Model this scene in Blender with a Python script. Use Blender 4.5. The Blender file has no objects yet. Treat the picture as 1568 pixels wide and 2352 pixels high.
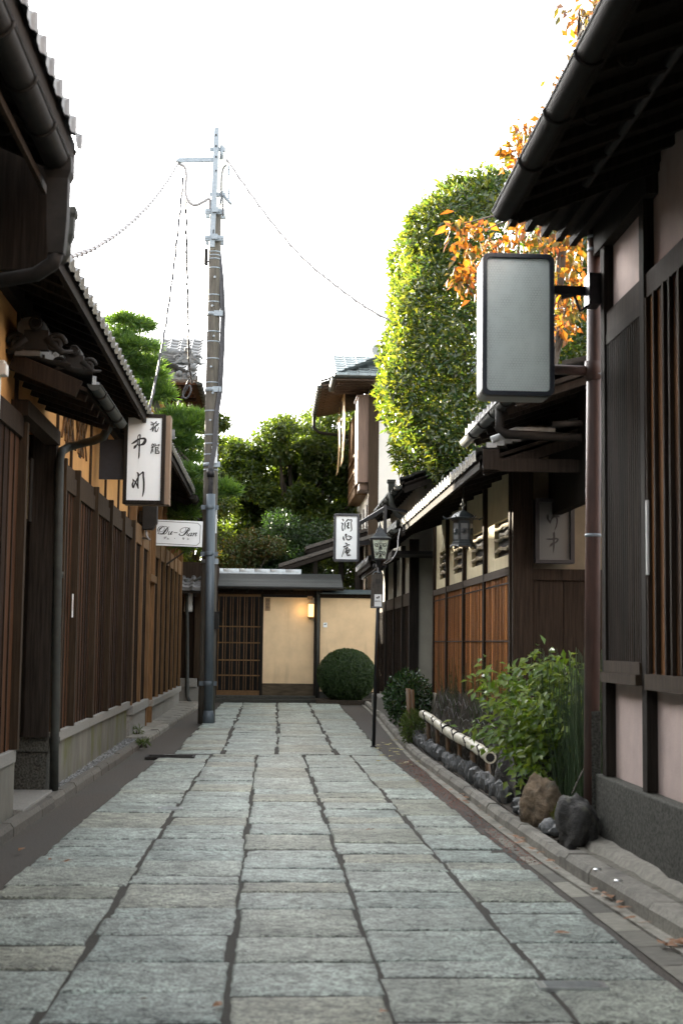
import bpy, math, random
import numpy as np
from mathutils import Vector, Matrix
random.seed(7)
rng = np.random.default_rng(7)
sc = bpy.context.scene
R_ = math.radians

# ------------------------------------------------------------------ camera
FP, EYE = 3267.0, 1.5            # focal length in units of a 1568 x 2352 picture, eye height
PITCH, YAW, ROLL = 0.091858, -0.048851, 0.012
cam_d = bpy.data.cameras.new("camera")
cam = bpy.data.objects.new("camera", cam_d)
sc.collection.objects.link(cam)
CR = Matrix.Rotation(YAW, 3, 'Z') @ Matrix.Rotation(math.pi / 2 + PITCH, 3, 'X') @ Matrix.Rotation(ROLL, 3, 'Z')
cam.matrix_world = Matrix.Translation((0, 0, EYE)) @ CR.to_4x4()
cam_d.sensor_fit = 'VERTICAL'
cam_d.sensor_height = 36.0
cam_d.lens = 50.0
cam_d.clip_end = 3000
cam_d.dof.use_dof = True
cam_d.dof.focus_distance = 24.0
cam_d.dof.aperture_fstop = 3.6
sc.camera = cam

# ------------------------------------------------------------------ sky, sun, exposure
SUN_EL, SUN_AZ = R_(16.5), R_(-36)      # azimuth measured from +Y (down the lane), negative = to the left
world = bpy.data.worlds.new("World")
sc.world = world
world.use_nodes = True
wn = world.node_tree
bg = wn.nodes["Background"]
sky = wn.nodes.new("ShaderNodeTexSky")
sky.sky_type = 'NISHITA'
sky.sun_disc = False
sky.sun_elevation = SUN_EL
sky.sun_rotation = SUN_AZ
sky.air_density = 1.0
sky.dust_density = 3.0
sky.ozone_density = 1.5
hz = wn.nodes.new("ShaderNodeHueSaturation")          # sky desaturated for whiter, more neutral ambient light
hz.inputs["Saturation"].default_value = 0.14
wn.links.new(sky.outputs[0], hz.inputs["Color"])
wn.links.new(hz.outputs[0], bg.inputs[0])
bg.inputs[1].default_value = 0.15
sun_d = bpy.data.lights.new("sun", 'SUN')
sun_d.energy = 5.0
sun_d.angle = R_(0.5)
sun_d.color = (1.0, 0.90, 0.72)
sun = bpy.data.objects.new("sun", sun_d)
sc.collection.objects.link(sun)
to_sun = Vector((math.sin(SUN_AZ) * math.cos(SUN_EL), math.cos(SUN_AZ) * math.cos(SUN_EL), math.sin(SUN_EL)))
sun.rotation_euler = to_sun.to_track_quat('Z', 'Y').to_euler()
sun.location = (-10, 40, 30)
sc.view_settings.view_transform = 'Standard'
sc.view_settings.look = 'None'
sc.view_settings.exposure = 3.02
sc.view_settings.gamma = 1.0
sc.view_settings.use_curve_mapping = False
sc.render.engine = 'CYCLES'
sc.cycles.max_bounces = 8
sc.cycles.use_denoising = True


# ------------------------------------------------------------------ surveying helpers: where a sight line meets a wall plane or the ground
def ray(px, py):
    return CR @ Vector(((px - 784) / FP, -(py - 1176) / FP, -1))


def PY(px, py, y):
    r = ray(px, py); t = y / r.y
    return Vector((r.x * t, y, EYE + r.z * t))


def PX(px, py, x):
    r = ray(px, py); t = x / r.x
    return Vector((x, r.y * t, EYE + r.z * t))


def PZ(px, py, z=0.0):
    r = ray(px, py); t = (z - EYE) / r.z
    return Vector((r.x * t, r.y * t, z))


# ------------------------------------------------------------------ materials
def sock(nt, node, name, val):
    node.inputs[name].default_value = val


MATS = {}


def M(name, c, rough=.7, metal=0., scale=(6, 6, 6), amt=.25, bump=0., isl=0., spec=.5, c2=None, bscale=None, dist=.01, streak=None):
    """Procedural surface: noise between two tones of its own colour, random tone per loose piece, optional bump."""
    m = bpy.data.materials.new(name); m.use_nodes = True
    nt = m.node_tree; b = nt.nodes["Principled BSDF"]
    tc = nt.nodes.new("ShaderNodeTexCoord"); mp = nt.nodes.new("ShaderNodeMapping")
    mp.inputs["Scale"].default_value = scale
    nt.links.new(tc.outputs["Object"], mp.inputs[0])
    nz = nt.nodes.new("ShaderNodeTexNoise")
    nz.inputs["Scale"].default_value = 1.0; nz.inputs["Detail"].default_value = 7; nz.inputs["Roughness"].default_value = .65
    nt.links.new(mp.outputs[0], nz.inputs["Vector"])
    rp = nt.nodes.new("ShaderNodeValToRGB")
    lo = [max(0, v * (1 - amt)) for v in c]; hi = list(c2) if c2 else [min(1, v * (1 + amt)) for v in c]
    rp.color_ramp.elements[0].position = .3; rp.color_ramp.elements[1].position = .7
    rp.color_ramp.elements[0].color = (*lo, 1); rp.color_ramp.elements[1].color = (*hi, 1)
    nt.links.new(nz.outputs["Fac"], rp.inputs[0])
    col = rp.outputs[0]
    if isl:
        ge = nt.nodes.new("ShaderNodeNewGeometry")
        mr = nt.nodes.new("ShaderNodeMapRange")
        mr.inputs["To Min"].default_value = 1 - isl; mr.inputs["To Max"].default_value = 1 + isl
        nt.links.new(ge.outputs["Random Per Island"], mr.inputs["Value"])
        hs = nt.nodes.new("ShaderNodeHueSaturation")
        nt.links.new(mr.outputs[0], hs.inputs["Value"]); nt.links.new(col, hs.inputs["Color"])
        col = hs.outputs[0]
    if streak:                                   # weathering of its own shape: (colour, scale xyz, low, high)
        mp2 = nt.nodes.new("ShaderNodeMapping"); mp2.inputs["Scale"].default_value = streak[1]
        nt.links.new(tc.outputs["Object"], mp2.inputs[0])
        n2 = nt.nodes.new("ShaderNodeTexNoise"); n2.inputs["Scale"].default_value = 1; n2.inputs["Detail"].default_value = 5
        nt.links.new(mp2.outputs[0], n2.inputs["Vector"])
        r2 = nt.nodes.new("ShaderNodeMapRange"); r2.inputs["From Min"].default_value = streak[2]; r2.inputs["From Max"].default_value = streak[3]
        nt.links.new(n2.outputs["Fac"], r2.inputs["Value"])
        mx = nt.nodes.new("ShaderNodeMix"); mx.data_type = 'RGBA'
        nt.links.new(r2.outputs[0], mx.inputs["Factor"]); nt.links.new(col, mx.inputs["A"]); mx.inputs["B"].default_value = (*streak[0], 1)
        col = mx.outputs["Result"]
    nt.links.new(col, b.inputs["Base Color"])
    b.inputs["Roughness"].default_value = rough; b.inputs["Metallic"].default_value = metal
    b.inputs["Specular IOR Level"].default_value = spec
    if bump:
        src = nz
        if bscale:
            src = nt.nodes.new("ShaderNodeTexNoise"); src.inputs["Scale"].default_value = bscale; src.inputs["Detail"].default_value = 5
            nt.links.new(tc.outputs["Object"], src.inputs["Vector"])
        bp = nt.nodes.new("ShaderNodeBump"); bp.inputs["Strength"].default_value = bump; bp.inputs["Distance"].default_value = dist
        nt.links.new(src.outputs["Fac"], bp.inputs["Height"]); nt.links.new(bp.outputs[0], b.inputs["Normal"])
    MATS[name] = m
    return m


def leafmat(name, cols, rough=.35, trans=.4, tcol=None, spec=.5):
    m = bpy.data.materials.new(name); m.use_nodes = True
    nt = m.node_tree; b = nt.nodes["Principled BSDF"]; out = nt.nodes["Material Output"]
    ge = nt.nodes.new("ShaderNodeNewGeometry"); rp = nt.nodes.new("ShaderNodeValToRGB")
    e = rp.color_ramp.elements
    e[0].color = (*cols[0], 1); e[1].color = (*cols[-1], 1)
    for i, c in enumerate(cols[1:-1]):
        x = e.new((i + 1) / (len(cols) - 1)); x.color = (*c, 1)
    nt.links.new(ge.outputs["Random Per Island"], rp.inputs[0])
    nt.links.new(rp.outputs[0], b.inputs["Base Color"])
    b.inputs["Roughness"].default_value = rough; b.inputs["Specular IOR Level"].default_value = spec
    tr = nt.nodes.new("ShaderNodeBsdfTranslucent"); mx = nt.nodes.new("ShaderNodeMixShader")
    hs = nt.nodes.new("ShaderNodeMix"); hs.data_type = 'RGBA'; hs.blend_type = 'MULTIPLY'; hs.inputs["Factor"].default_value = 1
    nt.links.new(rp.outputs[0], hs.inputs["A"]); hs.inputs["B"].default_value = (*(tcol or (3.2, 2.6, .7)), 1)
    nt.links.new(hs.outputs["Result"], tr.inputs["Color"])
    mx.inputs[0].default_value = trans
    nt.links.new(b.outputs[0], mx.inputs[1]); nt.links.new(tr.outputs[0], mx.inputs[2]); nt.links.new(mx.outputs[0], out.inputs[0])
    MATS[name] = m
    return m


def emitmat(name, c, s):
    m = bpy.data.materials.new(name); m.use_nodes = True
    b = m.node_tree.nodes["Principled BSDF"]
    b.inputs["Base Color"].default_value = (*c, 1); b.inputs["Emission Color"].default_value = (*c, 1); b.inputs["Emission Strength"].default_value = s
    return m


DARK = M("dark_timber", (.026, .018, .0125), 0.85, scale=(45, 45, 2.2), amt=.5, bump=.35, isl=.35, spec=0.12)
DARKER = M("black_timber", (.020, .0165, .0135), 0.85, scale=(45, 45, 2.2), amt=.5, bump=.3, isl=.3, spec=0.1)
BOARD = M("red_brown_boards", (.042, .017, .0065), 0.8, scale=(38, 38, 1.3), amt=.6, bump=.4, isl=.8, streak=((.014, .011, .009), (9, 9, .35), .5, .75), spec=0.15)
BOARD2 = M("weathered_boards", (.072, .037, .015), 0.8, scale=(42, 42, 1.2), amt=.6, bump=.5, isl=.5, streak=((.028, .02, .015), (16, 16, .5), .48, .7), spec=0.15)
POST = M("weathered_post", (.038, .026, .016), 0.85, scale=(50, 50, 2), amt=.45, bump=.35, isl=.25, spec=0.15)
CEDAR = M("orange_cedar", (.60, .25, .055), 0.75, scale=(60, 60, 1.0), amt=.55, bump=.35, isl=.38, streak=((.10, .04, .016), (22, 22, .5), .48, .72), spec=0.2)
OLDPLANK = M("old_brown_planks", (.20, .092, .035), 0.85, scale=(30, 30, 1.1), amt=.6, bump=.6, isl=.4, streak=((.03, .02, .015), (14, 14, .6), .45, .65), spec=0.12)
OCHRE = M("ochre_plaster", (.50, .265, .085), .9, scale=(3, 3, 3), amt=.14, bump=.25, bscale=160)
CREAM = M("cream_plaster", (.72, .53, .32), .9, scale=(2.5, 2.5, 2.5), amt=.1, bump=.5, bscale=60, dist=.006, streak=((.56, .41, .25), (5, 5, .8), .55, .8))
GREYPL = M("grey_plaster", (.34, .32, .26), .9, scale=(2.5, 2.5, 2.5), amt=.12, bump=.3, bscale=120)
YELPL = M("straw_plaster", (.50, .44, .28), .9, scale=(4, 4, 4), amt=.14, bump=.3, bscale=110, streak=((.24, .21, .15), (14, 14, 1.2), .6, .85))
MAUVE = M("mauve_plaster", (.46, .365, .33), .9, scale=(3, 3, 3), amt=.12, bump=.5, bscale=70, dist=.006, streak=((.36, .23, .16), (3, 3, 1.2), .6, .85))
WHITEPL = M("white_plaster", (.66, .63, .57), .9, scale=(2, 2, 2), amt=.06, bump=.25, bscale=90)
GRANITE = M("granite", (.23, .226, .205), .75, scale=(90, 90, 90), amt=.5, bump=.25, isl=.15)
GRANDARK = M("dark_washed_granite", (.062, .062, .053), 0.85, scale=(55, 55, 55), amt=.9, bump=.6, isl=.1, spec=0.2)
MOSSBASE = M("mossy_stone_base", (.14, .135, .112), .8, scale=(3, 3, 1.2), amt=.35, bump=.25, isl=.12, bscale=90, streak=((.10, .105, .035), (1.8, 1.8, 1.1), .5, .68))
TILE = M("roof_tile", (.105, .108, .108), .5, scale=(14, 14, 14), amt=.4, bump=.15, isl=.22)
TILEOLD = M("lichened_roof_tile", (.075, .068, .048), .65, scale=(22, 22, 22), amt=.5, bump=.3, isl=.2)
GUTTER = M("dark_gutter_metal", (.017, .0155, .0135), .7, 0., scale=(10, 10, 10), amt=.3, spec=.25)
GUTTERG = M("green_gutter_metal", (.024, .027, .022), .7, .0, scale=(10, 10, 10), amt=.4)
COPPER = M("brown_copper_pipe", (.085, .045, .035), .5, 0., scale=(14, 14, 3), amt=.35)
BLACK = M("black_metal", (.014, .014, .016), .45, .4, scale=(20, 20, 20), amt=.3)
INK = M("ink", (.012, .011, .011), .6, scale=(20, 20, 20), amt=.1)
NAVY = M("navy_frame", (.018, .022, .03), .4, scale=(20, 20, 20), amt=.2)
ACRYL = M("acrylic_face", (.80, .84, .84), 0.4, scale=(2, 2, 2), amt=.05, spec=0.4)
SIGNWHITE = M("sign_white", (.80, .83, .84), 0.5, scale=(3, 3, 3), amt=.05, spec=0.4)
CONCRETE = M("concrete_pole", (.105, .095, .077), .85, scale=(30, 30, 4), amt=.35, bump=.2, streak=((.07, .066, .058), (16, 16, .35), .5, .75))
GALV = M("galvanised_steel", (.26, .30, .33), .5, .3, scale=(26, 26, 26), amt=.18)
CONDUIT = M("blue_grey_conduit", (.10, .125, .145), .5, .2, scale=(20, 20, 2), amt=.22)
CABINET = M("pale_cabinet", (.62, .62, .58), .5, scale=(5, 5, 5), amt=.06)
CABLE = M("grey_cable", (.30, .29, .29), .6, scale=(20, 20, 20), amt=.3)
CABLEDK = M("dark_cable", (.05, .05, .055), .5, scale=(20, 20, 20), amt=.3)
ASPHALT = M("asphalt", (.055, .045, .035), .8, scale=(50, 50, 50), amt=.75, bump=.8, streak=((.05, .047, .04), (1.5, .6, 1), .45, .7))
MORTAR = M("joint_mortar", (.04, .037, .029), .9, scale=(60, 60, 60), amt=.5, bump=.5)
KERB = M("kerb_concrete", (.21, .20, .17), .8, scale=(40, 40, 40), amt=.35, bump=.25, isl=.18, streak=((.075, .07, .06), (5, 5, 5), .5, .75))
KERBDK = M("weathered_kerb", (.10, .093, .078), .85, scale=(40, 40, 40), amt=.4, bump=.3, isl=.2)
LIP = M("gutter_lip_concrete", (.27, .26, .22), .8, scale=(30, 30, 30), amt=.35, bump=.2, streak=((.13, .12, .10), (6, 2, 6), .5, .75))
SOIL = M("soil", (.045, .036, .026), .95, scale=(30, 30, 30), amt=.5, bump=.8)
GRAVEL = M("gravel", (.24, .25, .25), .6, scale=(60, 60, 60), amt=.4, isl=.6)
ROCKDK = M("dark_rock", (.05, .048, .044), .8, scale=(16, 16, 22), amt=.65, bump=1., isl=.3, dist=.03, streak=((.11, .11, .085), (9, 9, 9), .56, .66))
ROCKBR = M("brown_rock", (.19, .14, .09), .85, scale=(15, 15, 20), amt=.6, bump=1., dist=.03, streak=((.07, .06, .04), (8, 8, 5), .52, .66))
EDGEST = M("blue_grey_edging_stone", (.068, .072, .073), .6, scale=(30, 30, 12), amt=.5, bump=.6, isl=.45)
BAMBOO = M("pale_bamboo", (.52, .50, .40), .4, scale=(30, 8, 30), amt=.22, isl=.1)
BAMBOOBR = M("brown_bamboo", (.16, .105, .06), .5, scale=(40, 40, 3), amt=.35, isl=.2)
ROPE = M("black_rope", (.012, .011, .010), .9)
REED = M("grey_brushwood", (.06, .053, .04), .85, scale=(50, 50, 3), amt=.5, isl=.5)
REEDDK = M("black_brushwood", (.026, .025, .02), .8, scale=(50, 50, 3), amt=.5, isl=.4)
WIRE = M("chicken_wire", (.11, .11, .11), .5, .5)
BARK = M("bark", (.06, .05, .04), .9, scale=(20, 20, 5), amt=.5, bump=.8)
LATTICEW = M("door_lattice_wood", (.15, .088, .042), 0.8, scale=(50, 50, 3), amt=.35, isl=.2, spec=0.15)
DOORWOOD = M("low_wood_panel", (.085, .065, .042), 0.8, scale=(3, 45, 14), amt=.5, bump=.3, spec=0.15)
COPROOF = M("batten_roof", (.033, .037, .035), .65, .0, scale=(3, 60, 60), amt=.4, isl=.4)
GRILLE = M("wire_screen_glass", (.90, .93, .91), 0.4, scale=(2, 2, 2), amt=.05, spec=0.4)
BLIND = M("reed_blind", (.45, .30, .14), .7, scale=(6, 6, 90), amt=.4)
DARKIN = M("dark_interior", (.012, .011, .010), .9, scale=(3, 3, 3), amt=.2)
PAPER = M("paper", (.62, .62, .60), .8, scale=(6, 6, 6), amt=.05)
LAMPGLASS = M("ripple_glass", (.50, .56, .46), .15, scale=(40, 40, 40), amt=.55, bump=.9, bscale=70)
OXID = M("oxidised_bronze", (.045, .055, .058), .5, .4, scale=(20, 20, 20), amt=.4)
PLANTW = M("plaque_wood", (.27, .17, .085), .6, scale=(40, 40, 3), amt=.3)
BOARDGREY = M("old_notice_board", (.062, .055, .046), .8, scale=(50, 50, 3), amt=.4, bump=.3)
SHINY = M("worn_steel", (.55, .57, .57), .3, .9, scale=(30, 30, 30), amt=.15)
GLOW = emitmat("lamp_glow", (1.0, .56, .17), .42)
GLOWHOT = emitmat("lamp_core", (1.0, .80, .45), 9.0)

HEDGE = leafmat("hedge_leaf", [(.018, .045, .019), (.04, .085, .026), (.085, .11, .028), (.026, .052, .022)], .22, .36, (3.6, 2.7, .6), .7)
TREELF = leafmat("tree_leaf", [(.024, .048, .014), (.04, .07, .018), (.075, .105, .024), (.03, .056, .016)], .36, .45, (2.6, 2.3, .55))
DARKLF = leafmat("dark_shrub_leaf", [(.014, .034, .014), (.022, .05, .018), (.03, .062, .02)], .42, .25, (2.2, 2.2, .6))
OLIVELF = leafmat("olive_leaf", [(.03, .06, .018), (.05, .08, .02), (.045, .07, .02), (.10, .06, .018), (.035, .06, .018)], .45, .35, (2.2, 1.9, .5))
PINELF = leafmat("pine_needle", [(.035, .085, .022), (.06, .13, .03), (.10, .18, .045)], .45, .42, (2.4, 2.0, .6))
ORANGELF = leafmat("orange_leaf", [(.24, .085, .014), (.30, .14, .018), (.13, .038, .014), (.15, .11, .02), (.06, .07, .018), (.20, .065, .015)], .5, .38, (1.9, 1.5, .6))
NANDLF = leafmat("bright_green_leaf", [(.07, .14, .018), (.10, .18, .022), (.15, .205, .028), (.05, .11, .02)], .38, .35, (1.8, 1.6, .5))
BUSHLF = leafmat("box_leaf", [(.02, .045, .012), (.032, .066, .016), (.05, .085, .022)], .45, .25, (2, 2, .6))
CAMLF = leafmat("camellia_leaf", [(.016, .042, .017), (.026, .06, .022), (.04, .08, .03)], .25, .2, (2, 2, .6), .6)
STEMG = leafmat("horsetail_stem", [(.03, .06, .022), (.045, .08, .028), (.022, .045, .018)], .5, .1)
MOSS = leafmat("moss", [(.05, .065, .014), (.075, .085, .018)], .8, .2)
FERN = leafmat("fine_fern", [(.04, .075, .022), (.07, .11, .032)], .55, .3)
FALLY = leafmat("fallen_yellow", [(.45, .33, .05), (.38, .33, .09), (.30, .30, .07)], .5, .2, (1, 1, 1))
FALLB = leafmat("fallen_brown", [(.20, .085, .035), (.28, .13, .05), (.14, .07, .035)], .6, .1, (1, 1, 1))
FALLP = leafmat("fallen_pale", [(.36, .35, .20), (.42, .38, .24)], .6, .1, (1, 1, 1))

# paving: stones in their own greys, some warm
PAVE = bpy.data.materials.new("paving_stone"); PAVE.use_nodes = True
_nt = PAVE.node_tree; _b = _nt.nodes["Principled BSDF"]
_tc = _nt.nodes.new("ShaderNodeTexCoord")
_ge = _nt.nodes.new("ShaderNodeNewGeometry")
_rp = _nt.nodes.new("ShaderNodeValToRGB")
_el = _rp.color_ramp.elements
_el[0].color = (0.423, 0.502, 0.458, 1); _el[1].color = (0.498, 0.588, 0.532, 1)
for _p, _c in ((.25, (0.498, 0.582, 0.532)), (.42, (0.411, 0.441, 0.359)), (.5, (0.486, 0.502, 0.403)), (.62, (0.461, 0.541, 0.495)), (.82, (0.548, 0.614, 0.551))):
    _x = _el.new(_p); _x.color = (*_c, 1)
_nt.links.new(_ge.outputs["Random Per Island"], _rp.inputs[0])
_n1 = _nt.nodes.new("ShaderNodeTexNoise"); _n1.inputs["Scale"].default_value = 17; _n1.inputs["Detail"].default_value = 8; _n1.inputs["Roughness"].default_value = .7
_n2 = _nt.nodes.new("ShaderNodeTexNoise"); _n2.inputs["Scale"].default_value = 2.2; _n2.inputs["Detail"].default_value = 4
for _n in (_n1, _n2):
    _nt.links.new(_tc.outputs["Object"], _n.inputs["Vector"])
_m1 = _nt.nodes.new("ShaderNodeMapRange"); _m1.inputs["From Min"].default_value = .40; _m1.inputs["From Max"].default_value = .55; _m1.inputs["To Min"].default_value = .50; _m1.inputs["To Max"].default_value = 1.2
_m2 = _nt.nodes.new("ShaderNodeMapRange"); _m2.inputs["From Min"].default_value = .3; _m2.inputs["From Max"].default_value = .7; _m2.inputs["To Min"].default_value = .62; _m2.inputs["To Max"].default_value = 1.2
_nt.links.new(_n1.outputs["Fac"], _m1.inputs["Value"]); _nt.links.new(_n2.outputs["Fac"], _m2.inputs["Value"])
_n3 = _nt.nodes.new("ShaderNodeTexNoise"); _n3.inputs["Scale"].default_value = 62; _n3.inputs["Detail"].default_value = 3
_nt.links.new(_tc.outputs["Object"], _n3.inputs["Vector"])
_m3 = _nt.nodes.new("ShaderNodeMapRange"); _m3.inputs["From Min"].default_value = .36; _m3.inputs["From Max"].default_value = .56; _m3.inputs["To Min"].default_value = .45; _m3.inputs["To Max"].default_value = 1.18
_nt.links.new(_n3.outputs["Fac"], _m3.inputs["Value"])
_mu = _nt.nodes.new("ShaderNodeMath"); _mu.operation = 'MULTIPLY'
_mv = _nt.nodes.new("ShaderNodeMath"); _mv.operation = 'MULTIPLY'
_nt.links.new(_m1.outputs[0], _mv.inputs[0]); _nt.links.new(_m3.outputs[0], _mv.inputs[1]); _nt.links.new(_mv.outputs[0], _mu.inputs[0]); _nt.links.new(_m2.outputs[0], _mu.inputs[1])
_hs = _nt.nodes.new("ShaderNodeHueSaturation"); _nt.links.new(_mu.outputs[0], _hs.inputs["Value"]); _nt.links.new(_rp.outputs[0], _hs.inputs["Color"])
_nt.links.new(_hs.outputs[0], _b.inputs["Base Color"])
_b.inputs["Roughness"].default_value = .32
_bp = _nt.nodes.new("ShaderNodeBump"); _bp.inputs["Strength"].default_value = 1.0; _bp.inputs["Distance"].default_value = .03
_ad = _nt.nodes.new("ShaderNodeMath"); _ad.operation = 'ADD'; _nt.links.new(_n1.outputs["Fac"], _ad.inputs[0]); _nt.links.new(_n3.outputs["Fac"], _ad.inputs[1]); _nt.links.new(_ad.outputs[0], _bp.inputs["Height"]); _nt.links.new(_bp.outputs[0], _b.inputs["Normal"])


# ------------------------------------------------------------------ objects
def tag(o, label=None, cat=None, group=None, kind=None):
    if label: o['label'] = label
    if cat: o['category'] = cat
    if group: o['group'] = group
    if kind: o['kind'] = kind
    return o


def thing(name, loc, label, cat, group=None):
    o = bpy.data.objects.new(name, None)
    o.empty_display_size = .2
    o.location = loc
    sc.collection.objects.link(o)
    return tag(o, label, cat, group)


def root_loc(p):
    v = Vector((0, 0, 0))
    while p is not None:
        v += p.location; p = p.parent
    return v


class MB:
    def __init__(s):
        s.v, s.f, s.m, s.sm = [], [], [], []

    def add(s, vs, fs, m=0, sm=False):
        o = len(s.v)
        s.v.extend(tuple(v) for v in vs)
        for f in fs:
            s.f.append([i + o for i in f]); s.m.append(m); s.sm.append(sm)
        return s

    def box(s, x0, x1, y0, y1, z0, z1, m=0):
        vs = [(x, y, z) for z in (z0, z1) for y in (y0, y1) for x in (x0, x1)]
        return s.add(vs, [(0, 2, 3, 1), (4, 5, 7, 6), (0, 1, 5, 4), (2, 6, 7, 3), (0, 4, 6, 2), (1, 3, 7, 5)], m)

    def beam(s, p0, p1, w, h, m=0, up=(0, 0, 1)):
        p0, p1 = Vector(p0), Vector(p1); d = (p1 - p0).normalized(); u = Vector(up)
        sd = d.cross(u).normalized(); u = sd.cross(d).normalized()
        vs = [p + sd * a * w / 2 + u * b * h / 2 for p in (p0, p1) for a, b in ((-1, -1), (1, -1), (1, 1), (-1, 1))]
        return s.add(vs, [(0, 1, 2, 3), (7, 6, 5, 4), (0, 4, 5, 1), (1, 5, 6, 2), (2, 6, 7, 3), (3, 7, 4, 0)], m)

    def prism(s, poly, ext, m=0):
        n = len(poly); e = Vector(ext); P = [Vector(p) for p in poly]
        vs = P + [p + e for p in P]
        fs = [list(range(n - 1, -1, -1)), list(range(n, 2 * n))] + [(i, (i + 1) % n, n + (i + 1) % n, n + i) for i in range(n)]
        return s.add(vs, fs, m)

    def tube(s, pts, r, n=10, m=0, cap=True, sm=True):
        P = [Vector(p) for p in pts]; k = len(P)
        rs = r if isinstance(r, (list, tuple)) else [r] * k
        vs = []; last = None
        for i, p in enumerate(P):
            d = (P[min(i + 1, k - 1)] - P[max(i - 1, 0)]).normalized()
            a = d.orthogonal().normalized() if last is None else (last - d * last.dot(d)).normalized()
            last = a; b = d.cross(a)
            for j in range(n):
                t = 2 * math.pi * j / n
                vs.append(p + (a * math.cos(t) + b * math.sin(t)) * rs[i])
        fs = [(i * n + j, i * n + (j + 1) % n, (i + 1) * n + (j + 1) % n, (i + 1) * n + j) for i in range(k - 1) for j in range(n)]
        s.add(vs, fs, m, sm)
        if cap:
            o = len(s.v) - len(vs)
            s.f.append([o + j for j in range(n - 1, -1, -1)]); s.m.append(m); s.sm.append(False)
            s.f.append([o + (k - 1) * n + j for j in range(n)]); s.m.append(m); s.sm.append(False)
        return s

    def lathe(s, prof, c, n=16, m=0, sm=True, sq=0):
        c = Vector(c); vs = []
        for r, z in prof:
            for j in range(n):
                t = 2 * math.pi * (j + sq) / n
                vs.append(c + Vector((r * math.cos(t), r * math.sin(t), z)))
        k = len(prof)
        fs = [(i * n + j, i * n + (j + 1) % n, (i + 1) * n + (j + 1) % n, (i + 1) * n + j) for i in range(k - 1) for j in range(n)]
        fs += [list(range(n - 1, -1, -1)), [(k - 1) * n + j for j in range(n)]]
        return s.add(vs, fs, m, sm)

    def quad(s, a, b, c, d, m=0):
        return s.add([a, b, c, d], [(0, 1, 2, 3)], m)

    def build(s, name, mats, parent=None, loc=None, bevel=0, subsurf=0):
        if not isinstance(mats, (list, tuple)): mats = [mats]
        off = root_loc(parent) if parent is not None else (Vector(loc) if loc is not None else Vector((0, 0, 0)))
        me = bpy.data.meshes.new(name)
        me.from_pydata([tuple(Vector(v) - off) for v in s.v], [], s.f)
        me.polygons.foreach_set('material_index', s.m)
        me.polygons.foreach_set('use_smooth', s.sm)
        for mt in mats: me.materials.append(mt)
        me.update()
        o = bpy.data.objects.new(name, me)
        sc.collection.objects.link(o)
        if parent is not None: o.parent = parent
        else: o.location = off
        if bevel:
            b = o.modifiers.new("bevel", 'BEVEL'); b.width = bevel; b.segments = 2; b.limit_method = 'ANGLE'
        return o


def copy_thing(src, loc, label=None):
    c = src.copy(); sc.collection.objects.link(c); c.location = loc
    if label: c['label'] = label
    for ch in list(src.children):
        k = ch.copy(); sc.collection.objects.link(k); k.parent = c
    return c


# ------------------------------------------------------------------ leaves in bulk
def unit(a):
    return a / np.maximum(np.linalg.norm(a, axis=1, keepdims=True), 1e-9)


def rnd_unit(n):
    return unit(rng.normal(size=(n, 3)))


def leaf_mesh(name, P, D, N, L, W, mat, parent=None, loc=None, fold=.25, droop=.1):
    n = len(P); D = unit(D); S = unit(np.cross(D, N)); N = np.cross(S, D)
    L = np.broadcast_to(np.asarray(L, float), (n,))[:, None]; W = np.broadcast_to(np.asarray(W, float), (n,))[:, None]
    mid = P + D * L * .45
    V = np.stack([P, mid + S * W * .5 + N * W * fold, P + D * L - N * L * droop, mid - S * W * .5 + N * W * fold], 1).reshape(-1, 3)
    off = root_loc(parent) if parent is not None else Vector(loc or (0, 0, 0))
    V = V - np.array(off)
    me = bpy.data.meshes.new(name)
    me.vertices.add(4 * n); me.vertices.foreach_set('co', V.astype(np.float32).ravel())
    b = np.arange(n)[:, None] * 4
    idx = np.concatenate([b + [0, 1, 2], b + [0, 2, 3]], 1).astype(np.int32).ravel()
    me.loops.add(6 * n); me.loops.foreach_set('vertex_index', idx)
    me.polygons.add(2 * n); me.polygons.foreach_set('loop_start', np.arange(2 * n, dtype=np.int32) * 3)
    me.materials.append(mat)
    me.update(calc_edges=True); me.validate()
    o = bpy.data.objects.new(name, me); sc.collection.objects.link(o)
    if parent is not None: o.parent = parent
    else: o.location = off
    return o


def clump_points(centres, radii, counts):
    P, C = [], []
    for c, r, k in zip(centres, radii, counts):
        d = rnd_unit(k); q = rng.random((k, 1)) ** .45
        P.append(np.asarray(c) + d * q * np.asarray(r)); C.append(d)
    return np.concatenate(P), np.concatenate(C)


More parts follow.
